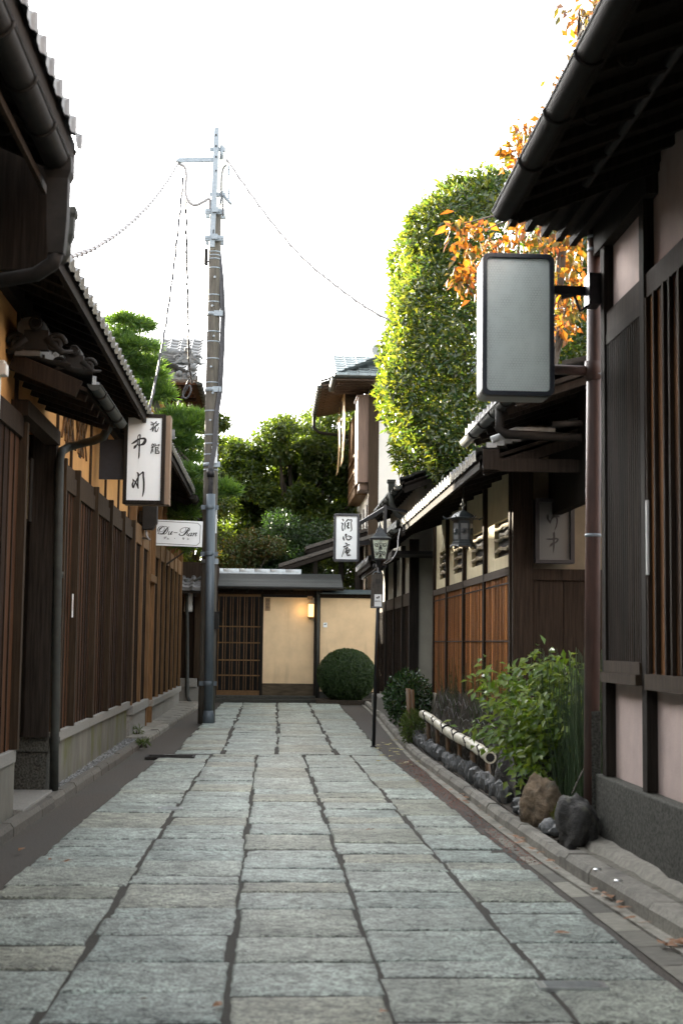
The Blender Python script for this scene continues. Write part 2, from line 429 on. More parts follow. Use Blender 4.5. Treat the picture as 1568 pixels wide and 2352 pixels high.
def tree(name, loc, label, cat, centres, radii, per, L, W, mat, trunk_r=.12, limbs=True, group=None):
    t = thing(name, loc, label, cat, group)
    cs = [Vector(c) for c in centres]
    P, C = clump_points(centres, radii, [per] * len(cs) if np.isscalar(per) else per)
    n = len(P); D = C * .6 + rnd_unit(n) * .8 + np.array([0, 0, -.15]); N = C * .5 + rnd_unit(n) * .6 + np.array([0, 0, .7])
    leaf_mesh("crown", P, D, N, L * (.7 + .6 * rng.random(n)), W * (.7 + .6 * rng.random(n)), mat, t)
    mb = MB(); base = Vector(loc)
    top = sum(cs, Vector()) / len(cs); top.z = base.z + (max(c.z for c in cs) - base.z) * .8
    pts = [base.lerp(top, k / 6) + Vector((math.sin(k * 1.7) * .08, math.cos(k * 1.3) * .08, 0)) * (k > 0) for k in range(7)]
    mb.tube(pts, [trunk_r * (1.2 - k / 7) for k in range(7)], 8)
    if limbs:
        for c in cs[::2]:
            k = random.choice((2, 3, 4)); s = pts[k]; m_ = s.lerp(c, .5) + Vector((0, 0, .2))
            mb.tube([s, m_, c], [trunk_r * .45, trunk_r * .3, trunk_r * .1], 6)
    mb.build("trunk", BARK, t)
    return t


# ------------------------------------------------------------------ building helpers
def tile_roof(mb, o, a, L, s, S, per=.27, crs=.25, amp=.026, lip=.075, m=0, ml=0):
    o, a, s = np.array(o, float), np.array(a, float), np.array(s, float)
    s = s / np.linalg.norm(s); n = np.cross(a, s)
    if n[2] < 0: n = -n
    nt_ = max(1, int(round(L / per))); per = L / nt_; K = max(1, int(S / crs))
    for t in range(nt_):
        jit = random.uniform(-.006, .006)
        u = np.linspace(t * per + .002, (t + 1) * per - .002, 8); p = (u - t * per) / per
        h = amp * (np.cos(2 * np.pi * p) * .8 + .45 * np.cos(4 * np.pi * p + .6)) + jit
        base = o + np.outer(u, a)
        for k in range(K):
            s0 = k * crs - (.035 if k else 0); s1 = (k + 1) * crs
            lo = base + s * s0 + np.outer(h + .032, n); hi = base + s * s1 + np.outer(h, n)
            fr = lo.copy(); fr[:, 2] -= (lip if k == 0 else .028)
            if k == 0: fr[:, 2] = (o[2] - lip + .02 + .25 * h)
            vs = np.concatenate([fr, lo, hi]); q = len(u)
            mb.add(vs, [(q + i, q + i + 1, 2 * q + i + 1, 2 * q + i) for i in range(q - 1)], m, True)
            mb.add(vs[:2 * q], [(i, i + 1, q + i + 1, q + i) for i in range(q - 1)], ml if k == 0 else m)


def ridge(mb, p0, p1, m=0, w=.26, hgt=.22):
    p0, p1 = Vector(p0), Vector(p1)
    for i in range(3):
        mb.beam(p0 + Vector((0, 0, i * .06)), p1 + Vector((0, 0, i * .06)), w - i * .03, .05, m)
    mb.tube([p0 + Vector((0, 0, .2)), p1 + Vector((0, 0, .2))], .09, 10, m)
    L = (p1 - p0).length; d = (p1 - p0).normalized()
    for k in range(int(L / .3)):
        q = p0 + d * (.15 + k * .3) + Vector((0, 0, .2))
        mb.tube([q - d * .012, q + d * .012], .1, 10, m)


def gutter_mb(p0, p1, r=.06, hooks=.6):
    mb = MB(); p0, p1 = Vector(p0), Vector(p1); d = (p1 - p0).normalized(); sd = d.cross(Vector((0, 0, 1))).normalized()
    n = 10; vs = []
    for rr in (r, r - .006):
        for p in (p0, p1):
            for j in range(n + 1):
                t = math.pi + math.pi * j / n
                vs.append(p + sd * math.cos(t) * rr + Vector((0, 0, math.sin(t) * rr)))
    q = n + 1
    mb.add(vs, [(i, i + 1, q + i + 1, q + i) for i in range(n)] + [(2 * q + i, 3 * q + i, 3 * q + i + 1, 2 * q + i + 1) for i in range(n)] +
           [(0, q, 3 * q, 2 * q), (n, 2 * q + n, 3 * q + n, q + n)], 0, True)
    for p in (p0, p1):                                     # closed ends
        ring = [p + sd * math.cos(math.pi + math.pi * j / n) * r + Vector((0, 0, math.sin(math.pi + math.pi * j / n) * r)) for j in range(n + 1)]
        mb.add(ring, [list(range(n + 1))])
    for sgn in (-1, 1):
        mb.tube([p0 + sd * r * sgn, p1 + sd * r * sgn], .008, 6)
    return mb


class Many:
    """several like pieces, each built as a child of its own"""
    def __init__(s): s.items = []

    def build(s, name, mats, parent=None, **k):
        for m in s.items: o = m.build(name, mats, parent, **k)
        return o


def hooks_mb(p0, p1, r, gap, inward, dz=.12):
    """curled gutter brackets hanging under the eave"""
    p0, p1 = Vector(p0), Vector(p1); L = (p1 - p0).length; d = (p1 - p0).normalized(); iw = Vector(inward)
    hs = Many()
    for k in range(int(L / gap)):
        mb = MB(); hs.items.append(mb)
        c = p0 + d * (gap * (k + .5))
        pts = [c + iw * (-(r + .008) * math.cos(t)) + Vector((0, 0, -(r + .008) * math.sin(t))) for t in np.linspace(0, math.pi, 9)]
        pts += [pts[-1] + iw * .05 + Vector((0, 0, .05))]
        mb.tube(pts, .009, 5)
        e = c + iw * (r + .11) + Vector((0, 0, -r * .4))
        mb.tube([e + iw * (.045 * math.cos(t)) + Vector((0, 0, .045 * math.sin(t))) for t in np.linspace(math.pi, 2 * math.pi, 8)], .007, 5)
    return hs


def eave_set(root, side, xe, xw, ze, y0, y1, slope, run, tile=TILE, lipmat=None, rafters=.42, tilt=0., per=.27, crs=.25, ridge_on=True, back=True, soff=DARKER):
    """tiled roof over a street wall: side -1 left of the lane, +1 right of it; xe the eave, xw the wall, run the plan depth to the ridge"""
    dx = side; ang = math.atan(slope); S = run / math.cos(ang)
    mb = MB()
    tile_roof(mb, (xe, y0, ze), (0, 1, 0), y1 - y0, (dx * math.cos(ang), 0, math.sin(ang)), S, per, crs, m=0, ml=1)
    xr = xe + dx * run; zr = ze + run * slope
    if back:
        tile_roof(mb, (xr + dx * run, y0, ze), (0, 1, 0), y1 - y0, (-dx * math.cos(ang), 0, math.sin(ang)), S, .3, .5, m=0, ml=1)
    roof = mb.build("roof", [tile, lipmat or tile], root)
    if ridge_on:
        rb = MB(); ridge(rb, (xr, y0 - .05, zr + .04), (xr, y1 + .05, zr + .04)); rb.build("ridge", tile, roof)
    sb = MB()
    # boarded soffit, fascia and rafters
    off = .11
    sb.prism([(xe + dx * .03, y0, ze - off), (xe + dx * .03, y0, ze - off + .025), (xr, y0, zr - off + .025), (xr, y0, zr - off)], (0, y1 - y0, 0))
    sb.box(min(xe + dx * .02, xe + dx * .06), max(xe + dx * .02, xe + dx * .06), y0, y1, ze - off - .035, ze - .01)
    y = y0 + .12
    run2 = abs(xw - xe) + .25
    while y < y1:
        sb.beam((xe + dx * .05, y, ze - off - .03 + .05 * slope), (xe + dx * run2, y, ze - off - .03 + run2 * slope), .05, .07)
        y += rafters
    # verge boards at both ends
    for yy in (y0 + .02, y1 - .02):
        sb.beam((xe + dx * .04, yy, ze - .13), (xr, yy, zr - .13), .04, .16)
        sb.beam((xr, yy, zr - .13), (xr + dx * run * .98, yy, ze - .13), .04, .16)
    sb.build("soffit", soff, root)
    return roof, xr, zr


def boards(mb, x, side, y0, y1, z0, z1, w=.18, t=.02, batten=.022, m=0, mbat=1):
    """vertical boards with battens on a wall plane x, facing the lane"""
    n = max(1, int(round((y1 - y0) / w))); w = (y1 - y0) / n
    for i in range(n):
        d = random.uniform(0, .006)
        xa, xb = sorted((x - side * (t - d), x + side * .01))
        mb.box(xa, xb, y0 + i * w + .002, y0 + (i + 1) * w - .002, z0, z1, m)
        if batten and i:
            xa, xb = sorted((x - side * (t + .009), x - side * (t - .008)))
            mb.box(xa, xb, y0 + i * w - batten / 2, y0 + i * w + batten / 2, z0 + .001, z1 - .001, mbat)


def brush(mb, strokes, mp, lift=.0006, m=0):
    """ink strokes: each a list of (x, y, width); mp maps sign coordinates to space, returns (point, unit scale)"""
    z = 0.0
    for st in strokes:
        z += lift
        st = [s_ if len(s_) == 3 else (*s_, 30) for s_ in st]
        P = [np.array(s_, float) for s_ in st]
        if len(P) == 2: P = [P[0], (P[0] + P[1]) / 2, P[1]]
        Q = []
        ext = [2 * P[0] - P[1]] + P + [2 * P[-1] - P[-2]]
        for i in range(1, len(ext) - 2):
            a, b, c, d = ext[i - 1:i + 3]
            for t in np.linspace(0, 1, 7)[:-1]:
                Q.append(.5 * (2 * b + (c - a) * t + (2 * a - 5 * b + 4 * c - d) * t * t + (3 * b - a - 3 * c + d) * t ** 3))
        Q.append(P[-1]); Q = np.array(Q); k = len(Q)
        T = np.gradient(Q[:, :2], axis=0); T /= np.maximum(np.linalg.norm(T, axis=1, keepdims=True), 1e-6)
        Nn = np.stack([-T[:, 1], T[:, 0]], 1); w = np.maximum(Q[:, 2:3], 4) / 2
        Lf, Rt = Q[:, :2] + Nn * w, Q[:, :2] - Nn * w
        vs = [mp(*q, z) for q in Lf] + [mp(*q, z) for q in Rt]
        mb.add(vs, [(i, i + 1, k + i + 1, k + i) for i in range(k - 1)], m)
        for e in (0, k - 1):
            r = w[e, 0]
            mb.add([mp(Q[e, 0] + r * math.cos(t), Q[e, 1] + r * math.sin(t), z + lift * .5) for t in np.linspace(0, 2 * math.pi, 11)[:-1]], [list(range(10))], m)


def face_map(tl, rt, dn, nrm, x0, y0, x1, y1, w, h, skew=None):
    """picture coordinates (x0..x1, y0..y1) of a sign's face -> its face of w x h; skew = x shift of the left edge from top to bottom"""
    tl, rt, dn, nrm = Vector(tl), Vector(rt), Vector(dn), Vector(nrm)

    def f(x, y, z=0.0):
        v = (y - y0) / (y1 - y0)
        u = (x - x0 - (skew or 0) * v) / (x1 - x0)
        return tl + rt * (u * w) + dn * (v * h) + nrm * (.002 + z)
    return f


def text_mesh(body, name, size, mat, parent, origin, right, up, spacing=1.0, line=1.0, align='CENTER'):
    """printed lettering with Blender's built-in font, turned into a mesh"""
    cu = bpy.data.curves.new(name, 'FONT'); cu.body = body; cu.size = size; cu.align_x = align; cu.align_y = 'CENTER'
    cu.space_character = spacing; cu.space_line = line
    tmp = bpy.data.objects.new("tmp_text", cu); sc.collection.objects.link(tmp)
    bpy.context.view_layer.update()
    me = bpy.data.meshes.new_from_object(tmp.evaluated_get(bpy.context.evaluated_depsgraph_get()))
    bpy.data.objects.remove(tmp); bpy.data.curves.remove(cu)
    r, u = Vector(right).normalized(), Vector(up).normalized(); n = r.cross(u)
    mt = Matrix((r, u, n)).transposed().to_4x4(); mt.translation = Vector(origin) - root_loc(parent)
    me.transform(mt)
    me.materials.clear(); me.materials.append(mat)
    o = bpy.data.objects.new(name, me); sc.collection.objects.link(o); o.parent = parent
    return o


exec_parts = True

# ================================================================== THE SETTING
g = MB(); g.quad((-1500, -300, 0), (1500, -300, 0), (1500, 3000, 0), (-1500, 3000, 0))
tag(g.build("ground", ASPHALT), kind="structure")


def lerp_line(pts, y):
    pts = sorted(pts, key=lambda p: p[1])
    for (xa, ya), (xb, yb) in zip(pts, pts[1:]):
        if y <= yb or (xb, yb) == pts[-1]:
            return xa + (xb - xa) * (y - ya) / (yb - ya)


KL = [(-2.02, 3), (-1.93, 10.6), (-1.77, 20.5), (-1.6, 30.7), (-1.55, 35.4)]
KR = [(2.32, 3), (2.1, 7.24), (1.98, 9.7), (1.94, 12), (1.89, 18.65), (2.0, 23), (2.2, 28.8), (2.32, 35.2)]

# paving of big granite slabs in five columns; the columns shift at the seam by the lamp
mort = MB(); mort.quad((-1.66, 2.5, .018), (1.86, 2.5, .018), (1.55, 19, .018), (-1.38, 19, .018)); mort.quad((-1.25, 19, .018), (1.55, 19, .018), (1.72, 35.2, .018), (-1.15, 35.2, .018))
tag(mort.build("paving_bed", MORTAR), kind="structure")
pv = MB()


def slab(x0a, x1a, x0b, x1b, y0, y1, h):
    """one worn slab: (x0a..x1a) at y0, (x0b..x1b) at y1, cushion edges and an uneven outline"""
    n = 7
    jl = [random.uniform(-.006, .006) for _ in range(n)]; jr = [random.uniform(-.006, .006) for _ in range(n)]
    jb = [random.uniform(-.006, .006) for _ in range(n)]; jt = [random.uniform(-.006, .006) for _ in range(n)]
    tilt = (random.uniform(-.004, .004), random.uniform(-.005, .005))
    vs = []
    for j in range(n):
        v = j / (n - 1)
        for i in range(n):
            u = i / (n - 1)
            xa = x0a + (x0b - x0a) * v; xb = x1a + (x1b - x1a) * v
            x = xa + (xb - xa) * u; y = y0 + (y1 - y0) * v
            edge = i in (0, n - 1) or j in (0, n - 1)
            if i == 0: x += jl[j]
            if i == n - 1: x += jr[j]
            if j == 0: y += jb[i]
            if j == n - 1: y += jt[i]
            if i == 1: x = xa + .012 + jl[j]
            if i == n - 2: x = xb - .012 + jr[j]
            if j == 1: y = y0 + .012 + jb[i]
            if j == n - 2: y = y1 - .012 + jt[i]
            z = h + tilt[0] * (u - .5) * 2 + tilt[1] * (v - .5) * 2 + random.uniform(-.0022, .0022)
            if edge: z -= random.uniform(.004, .009)
            vs.append((x, y, z))
    o = len(vs)
    rim = [i for i in range(n)] + [j * n + n - 1 for j in range(1, n)] + [n * (n - 1) + i for i in range(n - 2, -1, -1)] + [j * n for j in range(n - 2, 0, -1)]
    vs += [(vs[k][0], vs[k][1], .001) for k in rim]
    fs = [(j * n + i, j * n + i + 1, (j + 1) * n + i + 1, (j + 1) * n + i) for j in range(n - 1) for i in range(n - 1)]
    q = len(rim)
    fs += [(o + k, o + (k + 1) % q, rim[(k + 1) % q], rim[k]) for k in range(q)]
    pv.add(vs, fs, 0, True)


def column(l0, l1, ya, yb, gap=.028, wig=0.0):
    y = ya + random.uniform(0, .1)
    while y < yb - .12:
        d = random.choice((.34, .42, .5, .58, .66, .76)) * random.uniform(.92, 1.08)
        y2 = min(y + d, yb)
        if yb - y2 < .2: y2 = yb
        w1, w2 = random.uniform(-1, 1) * wig, random.uniform(-1, 1) * wig
        if not (y2 - y < .12):
            slab(l0(y) + gap / 2 + w1, l1(y) - gap / 2 + w2, l0(y2) + gap / 2 + w1, l1(y2) - gap / 2 + w2, y, y2 - random.uniform(.022, .034), random.uniform(.022, .030))
        y = y2


def ln(x0, y0, x1, y1):
    return lambda y: x0 + (x1 - x0) * (y - y0) / (y1 - y0)


near = [ln(-1.68, 3, -1.38, 19), ln(-.90, 3, -.745, 19), ln(-.165, 3, -.15, 19), ln(.525, 3, .465, 19), ln(1.27, 3, 1.09, 19), ln(1.88, 3, 1.55, 19)]
for a, b in zip(near, near[1:]): column(a, b, 2.6, 18.97, .028, .015)
far_ = [ln(-1.25, 19, -1.15, 35), ln(-.61, 19, -.62, 35), ln(.125, 19, .2, 35), ln(.905, 19, .95, 35), ln(1.55, 19, 1.72, 35)]
for a, b in zip(far_, far_[1:]): column(a, b, 19.02, 35.1, .045, .026)
tag(pv.build("lane_paving", PAVE), kind="structure")


def kerb_run(line, side, ya, yb, w, h, seg, mat, name, ch=.035):
    mb = MB(); y = ya
    while y < yb:
        y2 = min(y + seg * random.uniform(.97, 1.03), yb); z = h + random.uniform(-.004, .004)
        vs = []
        for q in (y + .007, y2 - .007):
            x = lerp_line(line, q) + random.uniform(-.004, .004)
            vs += [(x, q, -.01), (x + side * .004, q, z - ch), (x + side * ch * .8, q, z), (x + side * w, q, z), (x + side * w, q, -.01)]
        mb.add(vs, [(0, 1, 2, 3, 4), (9, 8, 7, 6, 5)] + [(i, i + 1, i + 6, i + 5) for i in range(4)])
        y = y2
    return tag(mb.build(name, mat), kind="structure")


kerb_run(KL, -1, 3, 21.2, .095, .10, .62, KERBDK, "left_kerb")
kerb_run([(x, y) for x, y in KL], -1, 21.2, 35, .15, .09, .45, KERB, "left_kerb")
kerb_run(KR, 1, 3, 9.75, .16, .115, .6, KERB, "right_kerb")
kerb_run(KR, 1, 9.75, 35, .10, .10, .5, KERB, "right_kerb")
lip = MB()
for i in range(60):
    y = 3 + i * .53; xa, xb = lerp_line(KR, y), lerp_line(KR, y + .52); wl = .085 if y < 16 else .06
    lip.add([(xa - wl, y, .002), (xa, y, .002), (xb, y + .52, .002), (xb - wl, y + .52, .002), (xa - wl, y, .016), (xa + .01, y, .010), (xb + .01, y + .52, .010), (xb - wl, y + .52, .016)],
            [(4, 5, 6, 7), (0, 4, 7, 3), (0, 1, 5, 4)])
tag(lip.build("gutter_lip", LIP), kind="structure")
# concrete strip by the near right kerb; its banded tones paint dappled sunlight
ch = MB(); y = 3.
while y < 11.4:
    y2 = y + random.uniform(.3, .62); d = .035
    xa, xb = 1.9 - (y - 3) * .021, 1.9 - (y2 - 3) * .021
    ch.add([(xa + .03, y + .01, .008), (lerp_line(KR, y) - .1, y + .01 + d, .008), (lerp_line(KR, y2) - .1, y2 + d, .008), (xb + .03, y2, .008)], [(0, 1, 2, 3)])
    y = y2
tag(ch.build("dappled_channel", M("dappled_channel_concrete", (.17, .165, .135), .75, scale=(12, 40, 12), amt=.35, bump=.25, isl=.5)), kind="structure")
# pavement behind the left kerb, planted earth behind the right kerb
pav = MB()
y = 21.2
while y < 34.6:
    y2 = y + random.uniform(.5, .8)
    pav.prism([(-2.13, y, .02), (lerp_line(KL, y) - .153, y, .02), (lerp_line(KL, y2) - .153, y2 - .012, .02), (-2.13, y2 - .012, .02)], (0, 0, .066 + random.uniform(-.003, .003)))
    y = y2
tag(pav.build("left_pavement", KERB), kind="structure")
soil = MB(); ys = np.linspace(10.45, 34.8, 60)
vs = []
for y in ys:
    xk = lerp_line(KR, y) + .128
    for i in range(9):
        u = i / 8; vs.append((xk + (3.6 - xk) * u, y, .085 + .10 * min(1, u * 5) * (1 if y < 22.3 else .15) + random.uniform(-.012, .012)))
soil.add(vs, [(j * 9 + i, j * 9 + i + 1, (j + 1) * 9 + i + 1, (j + 1) * 9 + i) for j in range(len(ys) - 1) for i in range(8)], 0, True)
tag(soil.build("garden_earth", SOIL), kind="structure")
fo = MB()
for i in range(17):
    y = 3 + i * .44
    fo.prism([(lerp_line(KR, y) + .163, y, .02), (2.62, y, .02), (2.62, y + .434, .02), (lerp_line(KR, y + .43) + .163, y + .434, .02)], (0, 0, .088 + random.uniform(0, .006)))
tag(fo.build("right_pavement", M("dark_flag", (.12, .112, .088), .85, scale=(30, 30, 30), amt=.4, bump=.3, isl=.1)), kind="structure")
ft = MB(); pts = []
for i in range(34):
    y = 3 + i * .225; pts.append((y, random.uniform(-.018, .018), random.uniform(-.012, .012)))
vs = []
for y, a, b in pts:
    x = 2.33 + (10.4 - y) * .045 + a
    vs += [(x - .16, y, .10), (x - .12 + a, y, .155 + b), (x + .12, y, .185 + b), (x + .2, y, .1)]
ft.add(vs, [(i * 4 + j, i * 4 + j + 1, i * 4 + j + 5, i * 4 + j + 4) for i in range(len(pts) - 1) for j in range(3)], 0, True)
tag(ft.build("footing_strip", M("rough_footing", (.19, .18, .15), .85, scale=(20, 20, 20), amt=.3, bump=.6)), kind="structure")

for q, lab in ((PZ(1371, 1999, .11), "small shiny metal stud in the right pavement, the one nearer the boulders"), (PZ(1419, 2025, .11), "small shiny metal stud in the right pavement, the one nearer the photo's edge")):
    tag(MB().lathe([(.03, 0), (.028, .006), (.014, .012), (.002, .013)], (q.x, q.y, .112), 14).build("metal_stud", SHINY, loc=(q.x, q.y, .11)), lab, "stud")

gr = MB()
for i in range(5200):
    y = random.uniform(8, 21.3) if random.random() < .85 else random.uniform(8, 12)
    xk = lerp_line(KL, y) - .1; x = random.uniform(-2.12, xk); r = random.uniform(.006, .014)
    if 11.6 < y < 13.5: continue
    z = .052 + random.uniform(0, .022); a = random.uniform(0, 6.28); c, s_ = math.cos(a), math.sin(a)
    rx, ry, rz_ = r * random.uniform(.8, 1.5), r, r * .7
    gr.add([(x + c * rx, y + s_ * rx, z), (x - s_ * ry, y + c * ry, z), (x - c * rx, y - s_ * rx, z), (x + s_ * ry, y - c * ry, z), (x, y, z + rz_), (x, y, z - rz_)],
           [(0, 1, 4), (1, 2, 4), (2, 3, 4), (3, 0, 4), (1, 0, 5), (2, 1, 5), (3, 2, 5), (0, 3, 5)], 0, True)
gr.prism([(-2.3, 8, 0), (-2.06, 8, 0), (-1.87, 21.3, 0), (-2.3, 21.3, 0)], (0, 0, .052))
gv = gr.build("gravel", GRAVEL)
tag(gv, "grey gravel strip between the left kerb and the mossy stone base", kind="stuff")

for nm, q, w, d, lab in (("drain_cover", PZ(392, 1737, .033), .62, .42, "dark square drain cover sunk beside the left kerb"),
                         ("metal_plate", PZ(1312, 2262, .034), .30, .13, "small shiny metal cover plate set in the paving at right"),
                         ("metal_plate", PZ(392, 1856, .034), .22, .12, "small plate added in place of a small shadow on the left paving joint")):  # this plate is added where there is only a small shadow
    mb = MB(); mb.prism([(q.x - w / 2, q.y - d / 2, .008), (q.x + w / 2, q.y - d / 2, .008), (q.x + w / 2, q.y + d / 2, .008), (q.x - w / 2, q.y + d / 2, .008)], (0, 0, .029))
    for k in range(4):
        mb.box(q.x - w / 2 + .03, q.x + w / 2 - .03, q.y - d / 2 + d * (k + .6) / 5, q.y - d / 2 + d * (k + .8) / 5, .038, .043)
    tag(mb.build(nm, GUTTER if nm == "drain_cover" else SHINY, loc=(q.x, q.y, 0)), lab, "drain cover")

# ================================================================== LEFT SIDE OF THE LANE
XW = -2.1
# --- nearest house: only its eave, gutter and rainwater head reach into the picture
A = thing("near_townhouse", (-2.6, 5, 0), "dark townhouse whose heavy eave gutter and rain head cross the top left corner", "house")
mb = MB(); mb.box(-6.5, -2.35, -30, 8.9, 0, 4.3); mb.box(-8, -2.9, -30, 8.0, 4.3, 7.2); mb.build("wall", DARK, A)  # second box: set-back upper storey, unseen, added to shade the lane
mb = MB(); boards(mb, -2.35, -1, -8, 8.9, .6, 4.2, .2); mb.build("board_cladding", [BOARD, DARK], A)
roofA, _, _ = eave_set(A, -1, -1.17, -2.35, 4.41, -24, 8.2, .42, 3.4)
gp0, gp1 = (-1.265, -24, 4.24), (-1.265, 8.0, 4.24)
gA = gutter_mb(gp0, gp1, .075).build("gutter", GUTTER, A)
hooks_mb((-1.265, 4, 4.24), (-1.265, 8, 4.24), .075, .62, (-1, 0, 0)).build("gutter_bracket", GUTTER, gA)
c = Vector((-1.25, 8.02, 3.95))
mb = MB()
mb.lathe([(.10, .30), (.108, .28), (.108, .21), (.085, .17), (.082, -.06), (.07, -.20), (.06, -.26)], c, 4, sm=False, sq=.5)
mb.tube([c + Vector((0, 0, -.24)), c + Vector((-.02, .01, -.31)), c + Vector((-.12, .04, -.37)), c + Vector((-.5, .2, -.40)), (-2.2, 8.5, 3.4), (-2.25, 8.6, .2)], .044, 10)
mb.build("rain_head", GUTTER, A)
mb = MB()
mb.beam((-1.36, -2, 4.12), (-1.36, 8.2, 4.12), .025, .05); mb.build("eave_batten", POST, A)
mb = MB(); mb.beam((-1.55, 8.45, 3.92), (-2.6, 8.45, 4.55), .05, .2); mb.box(-3.2, -1.36, 8.42, 8.48, 3.70, 4.5); mb.build("barge_board", DARKER, A)

# --- the inn: boarded wall on a stone base, ochre plaster above, recessed entrance under its own small roof
B = thing("inn_house", (-2.1, 14.5, 0), "long boarded inn with ochre plaster, recessed entrance and mossy stone base on the left", "house")
mb = MB()
mb.box(-7.5, -2.14, 13.5, 21.4, 0, 4.4); mb.box(-7.5, -2.14, 9.0, 11.75, 0, 4.4); mb.box(-7.5, -3.3, 11.75, 13.5, 0, 4.4); mb.box(-3.3, -2.14, 11.75, 13.5, 3.45, 4.4)
mb.build("wall", OCHRE, B)
# stone base
mb = MB()
for i in range(7):
    mb.box(-2.13, -2.085, 14.02 + i * 1.03, 14.02 + i * 1.03 + 1.024, .0, .5)
mb.build("stone_base", MOSSBASE, B); mb = MB()
for i in range(3): mb.box(-2.13, -2.06, 9.0 + i * .95, 9.0 + i * .95 + .944, 0, .5)
mb.build("stone_base", MOSSBASE, B)
for y0, y1 in ((14.0, 16.6), (16.606, 19.2), (19.206, 21.3), (9.0, 11.82)): MB().box(-2.14, -2.045, y0, y1, .502, .61).build("base_coping", GRANITE, B, bevel=.008)
mb = MB()
mb.box(-2.62, -2.05, 13.45, 13.98, 0, .46); mb.box(-2.62, -2.03, 13.43, 14.0, .462, .60)
mb.build("pier_base", [GRANDARK], B, bevel=.006)
mb = MB(); mb.box(-3.3, -1.98, 11.86, 13.42, 0, .12); mb.build("entrance_step", GRANITE, B, bevel=.008)
# boards between the posts
posts = [14.05, 15.05, 16.65, 18.2, 19.75, 21.2]
for a, b in zip(posts, posts[1:]): mb = MB(); boards(mb, XW, -1, a + .05, b - .05, .61, 3.0, .2, .016, .018); mb.build("board_cladding", [BOARD, DARK], B)
mb = MB(); boards(mb, XW, -1, 9.0, 11.7, .61, 3.15, .22)
mb.build("board_cladding", [BOARD, DARK], B)
for p in posts + [11.76]:
    mb = MB(); mb.box(-2.16, -2.02, p - .042, p + .042, .61, 3.28); mb.box(-2.16, -2.115, p - .03, p + .03, 3.28, 4.25); mb.build("post", POST, B)
for a, b in zip(posts, posts[1:]):
    mb = MB(); mb.box(-2.13, -2.055, a + .052, b - .052, 3.0, 3.17); mb.box(-2.13, -2.075, a + .052, b - .052, 3.172, 3.27); mb.build("head_rail", POST, B)
mb = MB(); mb.box(-2.14, -2.05, 9.0, 11.7, 3.15, 3.33); mb.build("head_rail", DARK, B)
# scalloped lattice window in the plaster
for yc in (14.75, 15.75):
    mb = MB(); pts = [(-2.136, yc + a * .36, 3.75 + b * .27) for a, b in ((-1, .9), (-.85, .2), (-.55, -.4), (-.2, -.9), (.2, -.9), (.55, -.4), (.85, .2), (1, .9), (.5, 1), (-.5, 1))]
    mb.prism(pts, (.006, 0, 0)); w = mb.build("lattice_window", DARKIN, B)
    mb = MB()
    for k in (-.25, 0, .25):
        mb.beam((-2.122, yc + k - .2, 3.53), (-2.122, yc + k + .2, 3.98), .02, .02); mb.beam((-2.118, yc + k + .2, 3.53), (-2.118, yc + k - .2, 3.98), .02, .02)
    mb.build("lattice", LATTICEW, w)
# entrance recess
mb = MB()
for i, y in enumerate((12.0, 12.45, 12.9)): mb.box(-3.28, -3.24, y, y + .42, .13, 2.6)
mb.build("entrance_door", DARKER, B)
mb = MB(); boards(mb, -2.6, -1, 13.44, 13.48, .6, 3.3, .2)
mb.box(-3.28, -2.08, 13.40, 13.46, .60, 3.42); mb.box(-2.25, -2.03, 13.36, 13.44, .60, 3.45)
mb.build("entrance_side_wall", DARKER, B)
mb = MB(); mb.box(-2.48, -2.36, 13.33, 13.39, .60, 3.4); mb.build("entrance_post", BOARD, B)
# small entrance roof with ridge ornaments
eave_zc = 3.60
mb = MB(); tile_roof(mb, (-1.48, 11.4, eave_zc), (0, 1, 0), 1.95, (-1, 0, .32), .66, .23, .22, .022, .06); er = mb.build("entrance_roof", TILE, B)
mb = MB(); mb.prism([(-1.5, 11.4, 3.49), (-1.5, 11.4, 3.52), (-2.1, 11.4, 3.71), (-2.1, 11.4, 3.68)], (0, 1.95, 0))
for k in range(5): mb.beam((-1.52, 11.52 + k * .4, 3.455), (-2.1, 11.52 + k * .4, 3.64), .045, .06)
mb.box(-2.14, -2.0, 11.6, 13.4, 3.32, 3.45); mb.beam((-1.56, 11.36, 3.50), (-2.1, 11.36, 3.72), .05, .14); mb.build("entrance_soffit", DARK, B)
gutter_mb((-1.44, 11.35, 3.54), (-1.44, 13.4, 3.54), .05).build("entrance_gutter", GUTTERG, B)
hooks_mb((-1.44, 11.4, 3.54), (-1.44, 13.3, 3.54), .05, .62, (-1, 0, 0)).build("gutter_bracket", GUTTER, B)


def ornament(c, s, parent, mat=TILE, name="ridge_ornament"):
    """ogre-tile style end ornament: scrolls, a shield and a crown roll"""
    mb = MB(); c = Vector(c)
    mb.box(c.x - .12 * s, c.x + .12 * s, c.y - .05 * s, c.y + .05 * s, c.z, c.z + .2 * s)
    mb.tube([c + Vector((0, -.1 * s, .26 * s)), c + Vector((0, .3 * s, .26 * s))], .075 * s, 12)
    mb.tube([c + Vector((.055 * s * math.cos(t), -.12 * s, .26 * s + .055 * s * math.sin(t))) for t in np.linspace(0, 6.28, 14)], .014 * s, 6)
    for sg in (-1, 1):
        sp = []
        for t in np.linspace(0, 4.2 * math.pi / 1.5, 22):
            rr = (.10 - .0085 * t) * s
            sp.append(c + Vector((sg * (.19 * s + rr * math.cos(t)), -.03 * s, .07 * s + rr * math.sin(t))))
        mb.tube(sp, [.026 * s] * 21 + [.012 * s], 7)
        mb.tube([c + Vector((sg * .1 * s, -.03 * s, .12 * s)), c + Vector((sg * .26 * s, -.02 * s, -.02 * s)), c + Vector((sg * .36 * s, 0, .0))], [.05 * s, .035 * s, .015 * s], 7)
    return mb.build(name, mat, parent)


